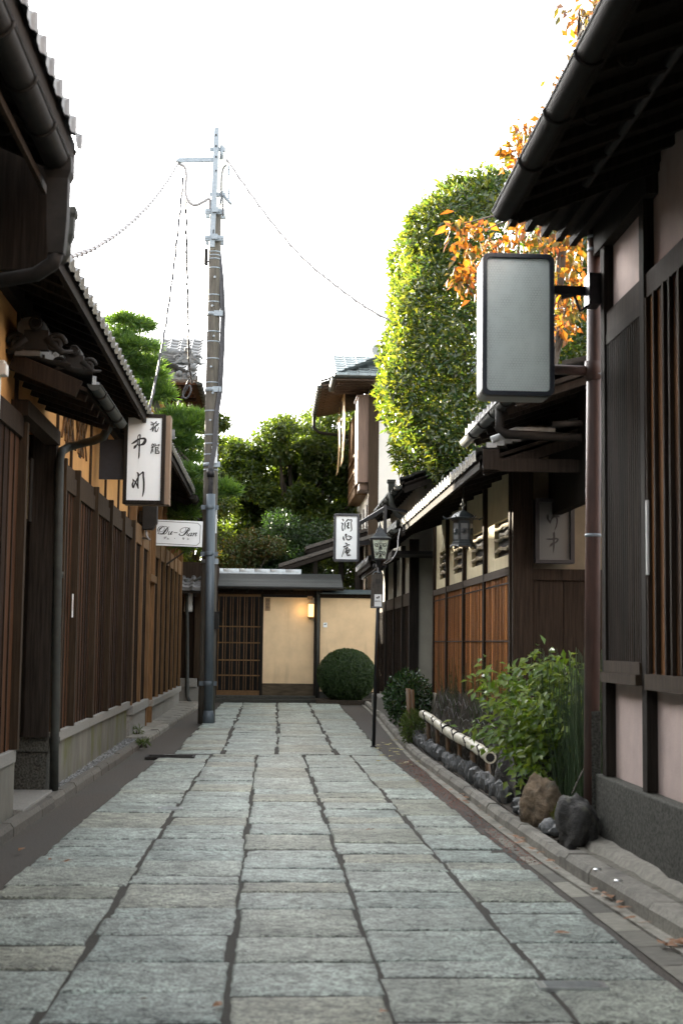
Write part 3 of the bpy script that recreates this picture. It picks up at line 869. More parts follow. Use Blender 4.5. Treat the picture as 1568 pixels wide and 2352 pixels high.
mb = MB(); ridge(mb, (-1.97, 11.3, 3.78), (-1.95, 13.3, 3.78), w=.2); mb.build("entrance_ridge", TILE, er)
ornament((-1.90, 11.32, 3.80), .8, er, GUTTER)
ornament((-1.62, 11.5, 3.68), .6, er, GUTTER)
# downpipe from the entrance gutter, bending back to the wall
p = [PY(257, 962, 13.35), PY(247, 985, 13.38), PY(238, 1003, 13.5), PY(215, 1012, 13.7), PY(160, 1026, 13.85), PX(142, 1036, -2.0), PX(137, 1060, -1.995), PX(133, 1300, -1.99), PX(126, 1690, -1.98), PX(124, 1815, -1.98)]
mb = MB(); mb.tube(p, .042, 12)
mb.lathe([(.06, .06), (.06, 0), (.042, -.08)], p[0] + Vector((0, 0, .0)), 10)
for q in (PX(134, 1320, -1.99), PX(126, 1700, -1.985)): mb.lathe([(.05, -.03), (.05, .03)], q, 12)
mb.build("downpipe", GUTTERG, B)
eave_set(B, -1, -1.5, -2.1, 4.24, 9.0, 20.4, .42, 3.6, TILE, TILEOLD)
mb = MB(); mb.box(-2.14, -2.06, 9.0, 21.3, 4.2, 4.38); mb.build("wall_plate", DARKER, B)

# the rain head of the inn's upper gutter, seen against the sky past the near eave
c = PY(156, 512, 9.75)
mb = MB(); mb.lathe([(.085, .10), (.09, .085), (.09, .055), (.07, .03), (.066, -.09), (.035, -.16)], c, 4, sm=False, sq=.5)
mb.tube([c + Vector((0, 0, -.14)), c + Vector((0, 0, -.21)), c + Vector((-.03, .01, -.26)), c + Vector((-.10, .02, -.285)), c + Vector((-.5, .1, -.29))], .032, 10)
mb.build("rain_head", GUTTERG, B)

# white wall fitting at the left edge
t = thing("wall_lamp", PX(4, 850, -2.02), "small white fitting with a pale conduit on the ochre wall at the left edge", "wall lamp")
c = PX(4, 850, -2.0)
mb = MB(); mb.box(c.x - .03, c.x + .045, c.y - .05, c.y + .05, c.z - .045, c.z + .045); mb.box(c.x - .03, c.x + .03, c.y - .04, c.y + .04, c.z + .045, c.z + .07); mb.build("housing", CABINET, t, bevel=.012)
mb = MB(); mb.tube([c + Vector((-.01, 0, -.04)), c + Vector((-.012, -.01, -.4))], .011, 8); mb.build("conduit", CABINET, t)

# lantern hanging inside the entrance
c = PY(56, 1125, 13.1)
t = thing("paper_lantern_box", c, "dim paper lantern box with mesh screen in the dark recessed entrance", "lantern")
mb = MB(); mb.box(c.x - .05, c.x + .05, c.y - .05, c.y + .05, c.z - .27, c.z + .27); mb.build("screen", M("dim_screen", (.22, .19, .12), .7, scale=(60, 60, 60), amt=.25), t)
mb = MB()
for sx in (-1, 1): mb.box(c.x + sx * .06 - .008, c.x + sx * .06 + .008, c.y - .06, c.y + .06, c.z - .29, c.z + .29)
for sz in (-1, 1): mb.box(c.x - .052, c.x + .052, c.y - .06, c.y + .06, c.z + sz * .28 - .008, c.z + sz * .28 + .008)
mb.box(c.x - .01, c.x + .01, c.y - .01, c.y + .28, c.z + .29, c.z + .31)
mb.build("frame", DARKER, t)

# paper slip on a post
c = PX(167, 1391, -2.03)
mb = MB(); mb.box(c.x - .001, c.x + .003, c.y - .045, c.y + .045, c.z - .12, c.z + .12)
t = thing("paper_slip", c, "narrow white paper slip pasted on a post of the inn wall", "notice")
mb.build("sheet", PAPER, t)
mb = MB(); mb.box(c.x + .0035, c.x + .005, c.y - .012, c.y + .012, c.z - .05, c.z + .06); mb.build("faded_mark", M("faded_red", (.35, .22, .18), .8), t)

# --- second left house: door, narrow boards, low granite base
Cc = thing("shop_house", (-2.1, 26, 0), "weathered boarded house with a narrow door and low granite base beyond the inn", "house")
mb = MB(); mb.box(-7.5, -2.14, 21.45, 32.9, 0, 4.5); mb.build("wall", OCHRE, Cc)
mb = MB()
mb.box(-2.14, -2.05, 21.35, 24.0, 0, .40); mb.build("stone_base", GRANITE, Cc, bevel=.008); mb = MB()
for i in range(8): mb.box(-2.14, -2.05, 25.1 + i * .97, 25.1 + i * .97 + .965, 0, .36)
mb.build("stone_base", GRANITE, Cc, bevel=.008)
for ya_, yb_, za_, zb_ in ((21.33, 24.02, .402, .54), (25.05, 28.4, .362, .48), (28.42, 32.9, .362, .48)): MB().box(-2.15, -2.0, ya_, yb_, za_, zb_).build("base_coping", GRANITE, Cc, bevel=.012)
cp = [21.45, 22.75, 24.05, 25.1, 26.4, 27.6, 28.9, 30.2, 31.4, 32.8]
for a, b in zip(cp, cp[1:]):
    if a == 24.05: continue
    mb = MB(); boards(mb, XW, -1, a + .05, b - .05, .5, 3.0, .14, .018, .016); mb.build("board_cladding", [BOARD2, DARK], Cc)
for q in cp:
    mb = MB(); mb.box(-2.16, -2.03, q - .045, q + .045, .02 if q in (24.05, 25.1) else .54 if q < 24 else .48, 4.35); mb.build("post", LATTICEW, Cc)
for a, b in zip(cp, cp[1:]):
    if a == 24.05: continue
    mb = MB(); mb.box(-2.13, -2.05, a + .047, b - .047, 3.0, 3.3); mb.build("head_rail", LATTICEW, Cc)
mb = MB(); mb.box(-2.35, -2.30, 24.1, 25.05, .09, 2.5); d = mb.build("door", BOARD, Cc)
mb = MB(); mb.box(-2.13, -2.0, 24.0, 25.15, 2.5, 2.62); mb.build("lintel", LATTICEW, d)
for yy in (24.35, 24.6, 24.82):
    pass
eave_set(Cc, -1, -1.5, -2.1, 4.36, 20.5, 27.2, .42, 3.4, TILE, TILEOLD, ridge_on=False)
eave_set(Cc, -1, -1.55, -2.1, 4.30, 27.3, 33.0, .42, 3.4, TILE, TILE)
gutter_mb((-1.5, 26.7, 4.24), (-1.5, 33.0, 4.24), .085).build("gutter", GUTTER, Cc)
hooks_mb((-1.5, 27, 4.24), (-1.5, 33, 4.24), .085, .8, (-1, 0, 0)).build("gutter_bracket", GUTTER, Cc)
mb = MB(); mb.box(-1.72, -1.46, 20.6, 20.9, 4.50, 4.56); mb.box(-1.75, -1.43, 20.55, 20.6, 4.42, 4.56); mb.build("roof_end_tile", TILE, Cc)

for ya_, yb_, h_ in ((5, 14.5, 8.6), (14.7, 29.0, 10.0), (29.2, 42, 8.2)):  # unseen houses added to keep the low sun off the right walls
    V_ = thing("sun_blocking_house", (-9.5, (ya_ + yb_) / 2, 0), "unseen house added behind the left row to block the low sun", "house", "unseen sun blocking houses behind the left row")
    mb = MB(); mb.prism([(-13, ya_, 0), (-7.6, ya_, 0), (-7.6, ya_, h_ - .5), (-10.3, ya_, h_ - .05), (-13, ya_, h_ - .5)], (0, yb_ - ya_, 0)); mb.build("wall", OCHRE, V_)
    mb = MB(); tile_roof(mb, (-7.1, ya_ - .3, h_ - .5), (0, 1, 0), yb_ - ya_ + .6, (-1, 0, .2), 3.3, .5, .5); tile_roof(mb, (-13.5, ya_ - .3, h_ - .5), (0, 1, 0), yb_ - ya_ + .6, (1, 0, .2), 3.3, .5, .5); mb.build("roof", TILE, V_)

# --- last building on the left, set back behind the pole
D_ = thing("corner_house", (-1.9, 34, 0), "dark corner house with a small pent roof and wooden post behind the utility pole", "house")
mb = MB(); mb.box(-6, -1.32, 34.35, 36.6, 0, 3.4); mb.build("wall", DARK, D_)
mb = MB(); mb.box(-2.3, -1.45, 34.2, 34.36, 0, .42); mb.box(-2.3, -1.72, 34.14, 34.37, .422, .62); mb.build("stone_base", GRANITE, D_, bevel=.008)
mb = MB(); mb.box(-1.80, -1.58, 34.15, 34.34, .62, 3.0); mb.build("post", POST, D_)
mb = MB(); c = PY(428, 1330, 34.1); mb.tube([c, PY(430, 1450, 34.1), PY(430, 1600, 34.1), PY(436, 1612, 34.0)], .045, 10)
mb.tube([PY(432, 1345, 34.1), PY(445, 1335, 34.05), PY(470, 1322, 34)], .03, 8); mb.build("downpipe", GUTTERG, D_)
mb = MB(); tile_roof(mb, (-2.6, 33.7, 2.75), (1, 0, 0), 1.25, (0, 1, .42), 1.1, .25, .25); mb.build("roof", TILE, D_)
mb = MB(); mb.prism([(-2.6, 33.72, 2.62), (-1.35, 33.72, 2.62), (-1.35, 34.6, 3.0), (-2.6, 34.6, 3.0)], (0, 0, .05))
for k in range(4): mb.beam((-2.5 + k * .36, 33.74, 2.57), (-2.5 + k * .36, 34.4, 2.86), .05, .07)
mb.build("soffit", DARKER, D_)
mb = MB(); mb.box(-2.06, -1.86, 34.2, 34.33, 2.2, 2.75); mb.build("meter_box", SIGNWHITE, D_, bevel=.02)

# --- tall tiled house behind the pine
E_ = thing("tiled_house", (-4.5, 36, 0), "plaster house with a tiled hip roof, ogre tile and gutter behind the pine", "house")
ex, ez = -1.75, 7.35
yE = 33.0
mb = MB(); mb.box(-7.4, -2.7, 34.2, 38, 0, 7.3); mb.build("wall", OCHRE, E_)
ce = PY(452, 872, yE)         # lower right corner of the eave
ex, ez = ce.x, ce.z
mb = MB(); tile_roof(mb, (ex - 5.2, yE, ez + .05), (1, 0, 0), 5.2, (0, 1, .5), 3.9, .27, .28); mb.build("roof", TILE, E_)
mb = MB(); tile_roof(mb, (ex, yE + .1, ez + .05), (0, 1, 0), 8, (-1, 0, .5), 2.6, .27, .28); mb.build("side_roof", TILE, E_)
mb = MB(); mb.prism([(ex - 5.2, yE + .05, ez - .12), (ex, yE + .05, ez - .12), (ex, yE + 8, ez - .12), (ex - 5.2, yE + 8, ez - .12)], (0, 0, .06))
for k in range(14): mb.beam((ex - .1, yE + .25 + k * .5, ez - .17), (ex - 1.0, yE + .25 + k * .5, ez - .17), .06, .08)
for k in range(8): mb.beam((ex - .4 - k * .5, yE + .1, ez - .17), (ex - .4 - k * .5, yE + 1.1, ez - .17), .06, .08)
mb.build("soffit", BOARD, E_)
gutter_mb((ex + .05, yE, ez - .05), (ex + .05, yE + 8, ez - .05), .07).build("gutter", GUTTERG, E_)
hooks_mb((ex + .05, yE, ez - .05), (ex + .05, yE + 8, ez - .05), .07, .5, (-1, 0, 0)).build("gutter_bracket", GUTTERG, E_)
r0 = PY(428, 835, yE + .4)
mb = MB(); ridge(mb, r0, r0 + Vector((-2.6, .9, .55)), w=.3); rd = mb.build("ridge", TILE, E_)
ornament(r0 + Vector((.05, -.15, -.02)), 1.15, rd)
for q in (PY(412, 858, yE - .02), PY(444, 845, yE - .02), PY(436, 862, yE - .02)):
    mb = MB(); mb.lathe([(.02, -.075), (.06, -.05), (.078, 0), (.06, .05), (.02, .075)], q, 12); mb.build("end_tile", TILE, E_)

# ================================================================== SIGNS ON THE LEFT
# lightbox of the inn: vertical box on a black bracket plate
Ys = 16.95
tl = PY(283, 968, Ys); br = PY(374, 1160, Ys)
sx0, sx1, sz1, sz0 = PY(284, 1060, Ys).x, PY(379, 1060, Ys).x, PY(330, 951, Ys).z, PY(330, 1158, Ys).z
t = thing("lightbox_sign", ((sx0 + sx1) / 2, Ys, sz0), "tall white lightbox with four brushed black characters on the inn wall", "sign")
fw = .045
mb = MB()
mb.box(sx0, sx0 + fw, Ys - .02, Ys + .05, sz0, sz1); mb.box(sx1 - fw, sx1, Ys - .02, Ys + .05, sz0, sz1)
mb.box(sx0 + fw, sx1 - fw, Ys - .018, Ys + .05, sz1 - fw, sz1 - .001); mb.box(sx0 + fw, sx1 - fw, Ys - .018, Ys + .05, sz0 + .001, sz0 + fw)
mb.build("frame", DARKER, t, bevel=.004)
mb = MB(); mb.box(sx0 + .01, sx1 + .055, Ys + .052, Ys + .30, sz0 + .006, sz1 - .006); mb.build("case", M("tan_case", (.20, .135, .085), .6, scale=(30, 30, 2), amt=.25), t)
fx0, fx1, fz0, fz1 = sx0 + fw, sx1 - fw, sz0 + fw, sz1 - fw
mb = MB(); mb.box(fx0, fx1, Ys, Ys + .02, fz0, fz1); fc = mb.build("face", ACRYL, t)
mp = face_map((fx0, Ys, fz1), (1, 0, 0), (0, 0, -1), (0, -1, 0), 165, 168, 1065, 2140, fx1 - fx0, fz1 - fz0, skew=-58)
mb = MB()
brush(mb, [
    [(255, 795, 22), (330, 755, 50), (420, 695, 42), (520, 668, 40), (595, 672, 62), (612, 720, 78), (570, 785, 72), (510, 815, 40), (430, 830, 26)],
    [(425, 800, 22), (380, 830, 40), (335, 875, 62), (318, 905, 34)],
    [(402, 805, 26), (412, 700, 24), (420, 620, 22), (445, 585, 26), (478, 585, 30), (478, 640, 28), (458, 720, 34), (458, 860, 38), (452, 980, 36), (447, 1090, 38), (432, 1150, 14)],
    [(285, 1640, 22), (292, 1700, 30), (272, 1770, 46), (296, 1840, 40), (330, 1760, 34), (375, 1680, 34), (440, 1560, 28), (520, 1490, 34), (560, 1475, 44), (560, 1560, 50), (575, 1700, 52), (570, 1880, 48), (550, 2000, 36), (533, 2060, 10)],
    [(290, 1650, 24), (345, 1705, 30), (400, 1790, 42), (425, 1850, 36)],
    [(398, 1482, 26), (430, 1520, 46), (422, 1640, 38), (418, 1760, 36), (425, 1850, 30)],
    [(770, 268, 18), (825, 295, 24), (845, 320, 16)], [(765, 335, 20), (840, 318, 20), (895, 275, 22), (915, 255, 26)], [(835, 320, 22), (830, 390, 28), (790, 430, 24), (752, 452, 24)], [(800, 400, 18), (815, 450, 24), (812, 490, 22), (850, 420, 18), (905, 345, 20), (980, 298, 20)],
    [(895, 290, 18), (930, 300, 16)], [(870, 375, 22), (925, 352, 18), (968, 330, 14)], [(892, 360, 24), (885, 430, 28), (890, 487, 30), (930, 482, 26), (958, 430, 18), (972, 392, 14)],
    [(810, 785, 18), (785, 830, 22)], [(800, 805, 16), (850, 800, 20), (842, 830, 14)], [(795, 850, 18), (845, 838, 18)], [(775, 885, 16), (835, 870, 18)], [(820, 860, 20), (795, 930, 22), (768, 1010, 26)], [(815, 925, 20), (822, 985, 20)],
    [(880, 785, 22), (890, 815, 22)], [(862, 860, 18), (875, 832, 18), (940, 822, 18), (990, 808, 26), (965, 850, 14)], [(892, 875, 26), (890, 950, 26), (885, 1018, 26)], [(900, 885, 18), (955, 880, 24), (955, 920, 20), (905, 930, 16)], [(900, 965, 18), (970, 960, 24), (985, 990, 26), (975, 1015, 26), (895, 1015, 26)],
], mp)
mb.build("brushed_characters", INK, fc)
mb = MB(); a, b = PX(216, 1008, -2.06), PX(216, 1098, -2.06)
mb.box(-2.08, sx0 + .05, Ys + .12, Ys + .16, PY(250, 1098, Ys).z, PY(250, 1006, Ys).z); mb.build("bracket_plate", NAVY, t)

# meter box under it
c = PY(345, 1188, 22.6)
t = thing("meter_box", (-2.0, 22.6, c.z), "black utility meter box on the wall just above the script sign", "meter box")
mb = MB(); w = .115; h = .2
mb.prism([(c.x - w, 22.5, c.z + h), (c.x + w, 22.5, c.z + h), (c.x + w, 22.5, c.z - h * .45), (c.x + w * .45, 22.5, c.z - h), (c.x - w, 22.5, c.z - h)], (0, .22, 0)); mb.box(-2.1, c.x - w + .01, 22.55, 22.7, c.z - .1, c.z + .1)
mb.build("housing", GUTTER, t, bevel=.01)
mb = MB(); mb.tube([(c.x - .06, 22.6, c.z - h), (c.x - .05, 22.6, c.z - h - .1), (c.x, 22.62, c.z - h - .15), (-2.06, 22.7, c.z - h - .12)], .018, 8); mb.build("conduit", CABLE, t)

# white script sign
Yd = 25.3
tlp, trp, blp = PY(353, 1194, Yd), PY(466, 1200, Yd), PY(347, 1252, Yd)
t = thing("script_sign", ((tlp.x + trp.x) / 2, Yd, blp.z), "small white board with black script lettering between the wall and the utility pole", "sign")
ttl = Vector((PY(347, 1194, Yd).x, Yd, PY(347, 1193, Yd).z)); w = trp.x - ttl.x; h = ttl.z - PY(347, 1252, Yd).z
rt = Vector((w, 0, -.022)).normalized(); dn = Vector((-.018, 0, -1)).normalized()
mb = MB(); p = [ttl, ttl + rt * w, ttl + rt * w + dn * h, ttl + dn * h]
mb.prism(p, (0, .07, 0)); fc = mb.build("panel", SIGNWHITE, t, bevel=.004)
mp = face_map(ttl, rt, dn, (0, -1, 0), 30, 50, 1510, 810, w, h, skew=0)
sk = lambda x, y, z=0: mp(x + (y - 50) * .012, y - (x - 30) * .022, z)
mb = MB()
B8 = [(225, 97), (1370, 138), (1448, 215), (1432, 718), (1352, 795), (203, 752), (133, 672), (150, 178), (225, 97)]
brush(mb, [[(a[0], a[1], 13), (b[0], b[1], 13)] for a, b in zip(B8, B8[1:])], sk)
brush(mb, [
    [(560, 262, 12), (520, 275, 14), (470, 345, 40), (425, 410, 46), (375, 470, 34), (300, 482, 14), (245, 465, 18), (255, 447, 14), (310, 455, 12), (400, 478, 20), (470, 455, 20), (515, 380, 24), (525, 320, 22), (490, 265, 16), (430, 248, 12), (390, 265, 12)],
    [(275, 430, 10), (240, 400, 16), (235, 340, 20), (270, 280, 18), (330, 248, 12), (385, 250, 14), (422, 300, 12), (400, 370, 10), (340, 408, 10), (290, 400, 14), (275, 365, 30), (310, 310, 36), (385, 258, 14)],
    [(548, 408, 12), (565, 400, 18), (545, 450, 24), (535, 485, 22), (570, 485, 14), (630, 400, 12)], [(652, 395, 22), (620, 445, 24), (600, 480, 24), (625, 485, 14), (655, 462, 8)],
    [(695, 428, 18), (792, 431, 18)],
    [(1145, 278, 14), (1105, 315, 18), (1060, 385, 44), (1010, 455, 44), (950, 505, 26), (880, 510, 18), (848, 480, 30), (865, 465, 24)],
    [(1030, 290, 14), (1035, 340, 12), (985, 400, 10), (910, 422, 12), (875, 390, 16), (880, 340, 16), (935, 295, 14), (1020, 270, 12), (1090, 282, 18), (1135, 320, 28), (1115, 370, 24), (1060, 395, 12)],
    [(1060, 398, 14), (1085, 430, 24), (1068, 480, 26), (1085, 505, 18), (1130, 480, 10)],
    [(1215, 432, 14), (1165, 440, 16), (1110, 490, 26), (1125, 525, 18), (1180, 485, 12), (1222, 430, 16), (1180, 490, 26), (1180, 520, 20), (1225, 490, 10)],
    [(1245, 440, 12), (1275, 425, 18), (1255, 470, 24), (1238, 520, 20)], [(1250, 490, 10), (1310, 432, 18), (1345, 430, 22), (1310, 490, 26), (1315, 520, 18), (1350, 500, 10)],
    [(425, 565, 12), (465, 565, 12)], [(415, 590, 12), (475, 588, 12)], [(450, 590, 12), (440, 612, 12), (420, 625, 9)], [(470, 557, 9), (480, 567, 9)], [(485, 553, 9), (492, 563, 9)],
    [(510, 597, 11), (540, 597, 11), (538, 620, 11)], [(503, 622, 11), (556, 624, 11)], [(718, 598, 18), (727, 600, 18)],
    [(948, 577, 12), (985, 577, 12)], [(938, 598, 12), (990, 598, 12), (980, 622, 12), (955, 638, 9)], [(1080, 583, 14), (1096, 594, 14)], [(1078, 634, 12), (1110, 622, 14), (1130, 600, 10)],
], sk, lift=.0004)
mb.build("script_lettering", INK, fc)
mb = MB(); mb.beam((-2.08, Yd + .03, ttl.z - .08), (ttl.x + .1, Yd + .04, ttl.z - .08), .03, .03); mb.beam((-2.08, Yd + .03, ttl.z - h + .08), (ttl.x + .1, Yd + .04, ttl.z - h + .08), .03, .03); mb.build("bracket", GALV, t)

# ================================================================== UTILITY POLE AND CABLES
YP = 26.4
pb = PZ(474, 1662); pb = Vector((pb.x, YP, 0))
ptop = PY(495, 492, YP)
t = thing("utility_pole", pb, "tall weathered concrete utility pole with a steel mast, cabinet and blue grey conduit", "utility pole")
ax = lambda z: pb + Vector((ptop.x - pb.x, 0, ptop.z)) * (z / ptop.z)
zY = lambda y: PY(485, y, YP).z
mb = MB(); mb.tube([ax(ptop.z * k / 8) for k in range(9)], [.158 - .048 * k / 8 for k in range(9)], 20); mb.tube([ax(ptop.z - .01), ax(ptop.z) + Vector((0, 0, .07))], [.1, .05], 14)
mb.build("shaft", CONCRETE, t)


def rad(z): return .158 - .048 * z / ptop.z


for y in (580, 588, 596, 617, 679, 695, 763, 786, 825, 880, 945, 1000, 1020, 1045, 1080):
    z = zY(y); MB().lathe([(rad(z) + .004, -.012), (rad(z) + .006, 0), (rad(z) + .004, .012)], ax(z), 18).build("steel_band", GALV, t)
for y in (722, 896, 1068, 1290):
    z = zY(y); mb = MB(); mb.lathe([(rad(z) + .012, -.035), (rad(z) + .014, 0), (rad(z) + .012, .035)], ax(z), 18)
    q = ax(z) + Vector((.10, -rad(z) * .8, 0)); mb.box(q.x - .09, q.x + .075, q.y - .035, q.y + .02, q.z - .05, q.z + .05)
    mb.build("cable_clamp", GALV, t)
for i, y in enumerate((640, 706, 775, 845, 905, 967)):
    z = zY(y); q = ax(z) + Vector((.0, -rad(z), 0)); mb = MB(); mb.tube([q, q + Vector((.02 * (-1) ** i, -.11, -.02))], .011, 7); mb.tube([q + Vector((.02 * (-1) ** i, -.10, -.02)), q + Vector((.02 * (-1) ** i, -.125, -.02))], .02, 8); mb.build("step_bolt", GALV, t)
# square steel mast clamped to the head
m0, m1 = PY(487, 568, YP - .19), PY(498, 294, YP - .19)
mb = MB(); mb.beam(m0, m1, .095, .075, up=(0, 1, 0)); mast = mb.build("mast", GALV, t)
mb = MB()
for y in (310, 335, 360, 392): q = PY(496.5, y, YP - .235); mb.tube([q, q + Vector((0, -.015, 0))], .016, 8)
mb.beam(PY(490, 540, YP - .232), PY(490.6, 527, YP - .232), .02, .006, up=(0, 1, 0)); mb.build("bolt", BLACK, mast)
mb = MB(); mb.beam(PY(498.5, 303, YP - .14), PY(494, 470, YP - .14), .02, .10, up=(0, 1, 0)); mb.build("flange", GALV, mast)
for y in (491, 552):
    z = zY(y); a_ = ax(z)
    mb = MB(); mb.box(a_.x - .19, a_.x + .17, a_.y - rad(z) - .06, a_.y - rad(z) - .01, z - .05, z + .05); mb.box(a_.x - .19, a_.x + .17, a_.y + rad(z) + .01, a_.y + rad(z) + .05, z - .05, z + .05)
    for d_ in (-.15, -.09, .08, .14): mb.tube([(a_.x + d_, a_.y - rad(z) - .08, z), (a_.x + d_, a_.y - rad(z) - .05, z)], .018, 6)
    mb.box(a_.x - .055, a_.x + .06, a_.y - .28, a_.y - .25, z - .045, z + .05); mb.build("mast_clamp", GALV, t)
q0, q1 = PY(487, 500, YP + .28), PY(522, 325, YP + .28)
mb = MB(); mb.box(q0.x, q1.x, YP + .22, YP + .40, q0.z, q1.z); cb = mb.build("cabinet", CABINET, t, bevel=.02)
mb = MB()
for y in (385, 397, 440, 452): q = PY(524, y, YP + .28); mb.box(q.x - .005, q.x + .03, YP + .24, YP + .30, q.z - .045, q.z + .045)
mb.build("hinge", GALV, cb)
for y in (343, 447):
    mb = MB(); a_, b_ = PY(482, y, YP - .1), PY(517, y, YP - .1); mb.box(a_.x, b_.x, YP - .14, YP - .08, a_.z - .035, a_.z + .035); mb.tube([PY(509, y - 8, YP - .13), PY(508, y + 22, YP - .13)], .035, 8); mb.build("bracket", GALV, t)
mb = MB(); mb.beam(PY(490, 366.5, YP - .15), PY(410, 368.5, YP - .15), .06, .085); mb.tube([PY(412, 368, YP - .2), PY(409, 374, YP - .2)], .06, 8); mb.build("cross_arm", GALV, t)
mb = MB(); mb.tube([PY(514, 449, YP - .16), PY(531, 469, YP - .22)], .03, 8); mb.build("dead_end_tube", GALV, t)
mb = MB(); q = PY(473.5, 590, YP); mb.box(q.x - .035, q.x + .035, YP - .06, YP + .06, q.z - .16, q.z + .15); mb.box(q.x + .03, q.x + .09, YP - .02, YP + .02, q.z - .1, q.z - .07); mb.build("small_box", GUTTER, t, bevel=.02)
mb = MB()
for sg, x in ((-1, 470), (1, 517)):
    q = PY(x, 532, YP); mb.tube([q + Vector((sg * .05 * math.cos(u), 0, .05 * math.sin(u))) for u in np.linspace(.6, 5.8, 12)], .008, 5)
mb.build("hook", GALV, t)
# risers down the right side, conduit at the foot
mb = MB()
for k, (x0, x1) in enumerate(((512, 494), (516, 497), (509, 491))):
    mb.tube([PY(505, 565 + k * 8, YP - .02 * k), PY(x0 - 4, 640, YP - .03), PY(x0, 722, YP - .05 - .02 * k), PY(x0 - 2, 800, YP - .08), PY(x0 - 7, 900, YP - .10 - .01 * k), PY(x1 + 2, 960, YP - .15), PY(x1, 1020, YP - .2), PY(x1 - 9, 1070, YP - .22), PY(x1 - 11, 1138, YP - .24)], .022, 7)
mb.build("riser_cable", CABLEDK, t)
mb = MB(); mb.tube([PY(484.5, 1135, YP - .23), PY(479, 1640, YP - .23)], .083, 18); mb.tube([PY(479, 1632, YP - .23), PY(479, 1645, YP - .23), PY(479, 1665, YP - .23)], [.085, .105, .108], 18); mb.build("conduit", CONDUIT, t)
for y in (1165, 1272, 1570):
    q = PY(483.5 - (y - 1135) * .011, y, YP - .23); mb = MB(); mb.lathe([(.088, -.045), (.09, 0), (.088, .045)], q, 18); mb.box(q.x - .17, q.x + .15, YP - .2, YP - .165, q.z - .04, q.z + .04); mb.build("conduit_clamp", CONDUIT, t)
mb = MB(); mb.lathe([(.07, -.09), (.075, -.02), (.068, .06)], PY(484, 1085, YP - .23), 12); mb.build("cable_boot", BLACK, t)
c0 = PY(492.5, 1044, YP - .19)
mb = MB(); mb.box(c0.x - .053, c0.x + .053, c0.y, c0.y + .006, c0.z - .155, c0.z + .155); pl = mb.build("number_plate", SIGNWHITE, t)
text_mesh("P35-220-0", "plate_number", .042, INK, pl, c0 + Vector((-.022, -.002, 0)), (0, 0, -1), (1, 0, 0), spacing=1.15)
text_mesh("600V", "plate_voltage", .036, INK, pl, c0 + Vector((.022, -.002, -.01)), (0, 0, -1), (1, 0, 0), spacing=1.15)
mb = MB(); q = PY(496.5, 1195, YP - .1); mb.box(q.x - .012, q.x + .012, q.y, q.y + .03, q.z - .24, q.z + .24); mb.build("white_strip", SIGNWHITE, t)
mb = MB(); q = PY(497, 1425, YP - .05); mb.box(q.x - .03, q.x + .05, q.y - .05, q.y + .06, q.z - .16, q.z + .16); mb.beam(q + Vector((.02, -.06, .18)), q + Vector((.12, -.06, .14)), .05, .012); mb.build("terminal_box", GUTTER, t, bevel=.008)


def cable(name, pts, r, mat, label, twist=0, group=None):
    P = [Vector(p) for p in pts]
    Q = []
    ext = [2 * P[0] - P[1]] + P + [2 * P[-1] - P[-2]]
    for i in range(1, len(ext) - 2):
        a, b, c_, d = ext[i - 1:i + 3]
        for u in np.linspace(0, 1, 15)[:-1]:
            Q.append(.5 * (2 * b + (c_ - a) * u + (2 * a - 5 * b + 4 * c_ - d) * u * u + (3 * b - a - 3 * c_ + d) * u ** 3))
    Q.append(P[-1])
    mb = MB(); mb.tube(Q, r, 6)
    if twist:
        L = 0; W = []
        for i in range(len(Q) - 1):
            seg = Q[i + 1] - Q[i]; n = max(2, int(seg.length / (twist / 6)))
            d = seg.normalized(); a = d.orthogonal().normalized(); b = d.cross(a)
            for k in range(n):
                ph = 2 * math.pi * L / twist; L += seg.length / n
                W.append(Q[i] + seg * (k / n) + (a * math.cos(ph) + b * math.sin(ph)) * r * 1.2)
        mb.tube(W, r * .45, 4)
    return tag(mb.build(name, mat, loc=tuple(P[0])), label, "cable", group)


cable("overhead_cable", [PY(409, 375, YP - .2), PY(385, 415, 24), PY(345, 468, 21), PY(285, 525, 18), PY(225, 565, 15.5), PY(180, 585, 14), PY(130, 597, 12.6)], .021, CABLE, "pale twisted cable sagging from the cross arm down to the inn roof on the left", .35)
cable("overhead_cable", [PY(521, 366, YP - .2), PY(565, 430, 26), PY(630, 518, 25.5), PY(700, 597, 25), PY(780, 663, 24.5), PY(850, 712, 24), PY(905, 740, 23.7)], .019, CABLE, "pale twisted cable sagging from the pole head to the tall clipped hedge", .4)
cable("drop_cable", [PY(421, 408, YP), PY(410, 520, 26), PY(393, 660, 25.5), PY(372, 800, 25), PY(343, 945, 24.4)], .019, CABLEDK, "dark cable dropping straight from the cross arm past the pine", .5)
cable("drop_cable", [PY(427, 455, YP + .3), PY(429, 600, 28), PY(432, 740, 30), PY(434, 830, 31.6), PY(441, 880, 32.7)], .02, CABLEDK, "thin twisted cable dropping to the corner of the tiled roof", .5)
cable("cable_loop", [PY(409, 375, YP - .2), PY(424, 384, YP - .2), PY(428, 405, YP - .2), PY(426, 440, YP - .2), PY(433, 462, YP - .2), PY(448, 471, YP - .2), PY(468, 463, YP - .2), PY(481, 457, YP - .18), PY(483, 480, YP - .15)], .03, CABLE, "thick pale service cable looping from the cross arm back to the pole")
cable("cable_loop", [PY(424, 407, YP - .1), PY(436, 405, YP - .1), PY(441, 422, YP - .1), PY(435, 445, YP - .1), PY(438, 466, YP - .1)], .014, CABLE, "thin pale cable making a small loop below the cross arm")
cable("cable_loop", [PY(520, 378, YP - .25), PY(511, 392, YP - .25), PY(508, 430, YP - .25), PY(511, 470, YP - .25), PY(512, 496, YP - .25)], .013, CABLEDK, "thin dark cable hugging the cabinet down to the pole head")
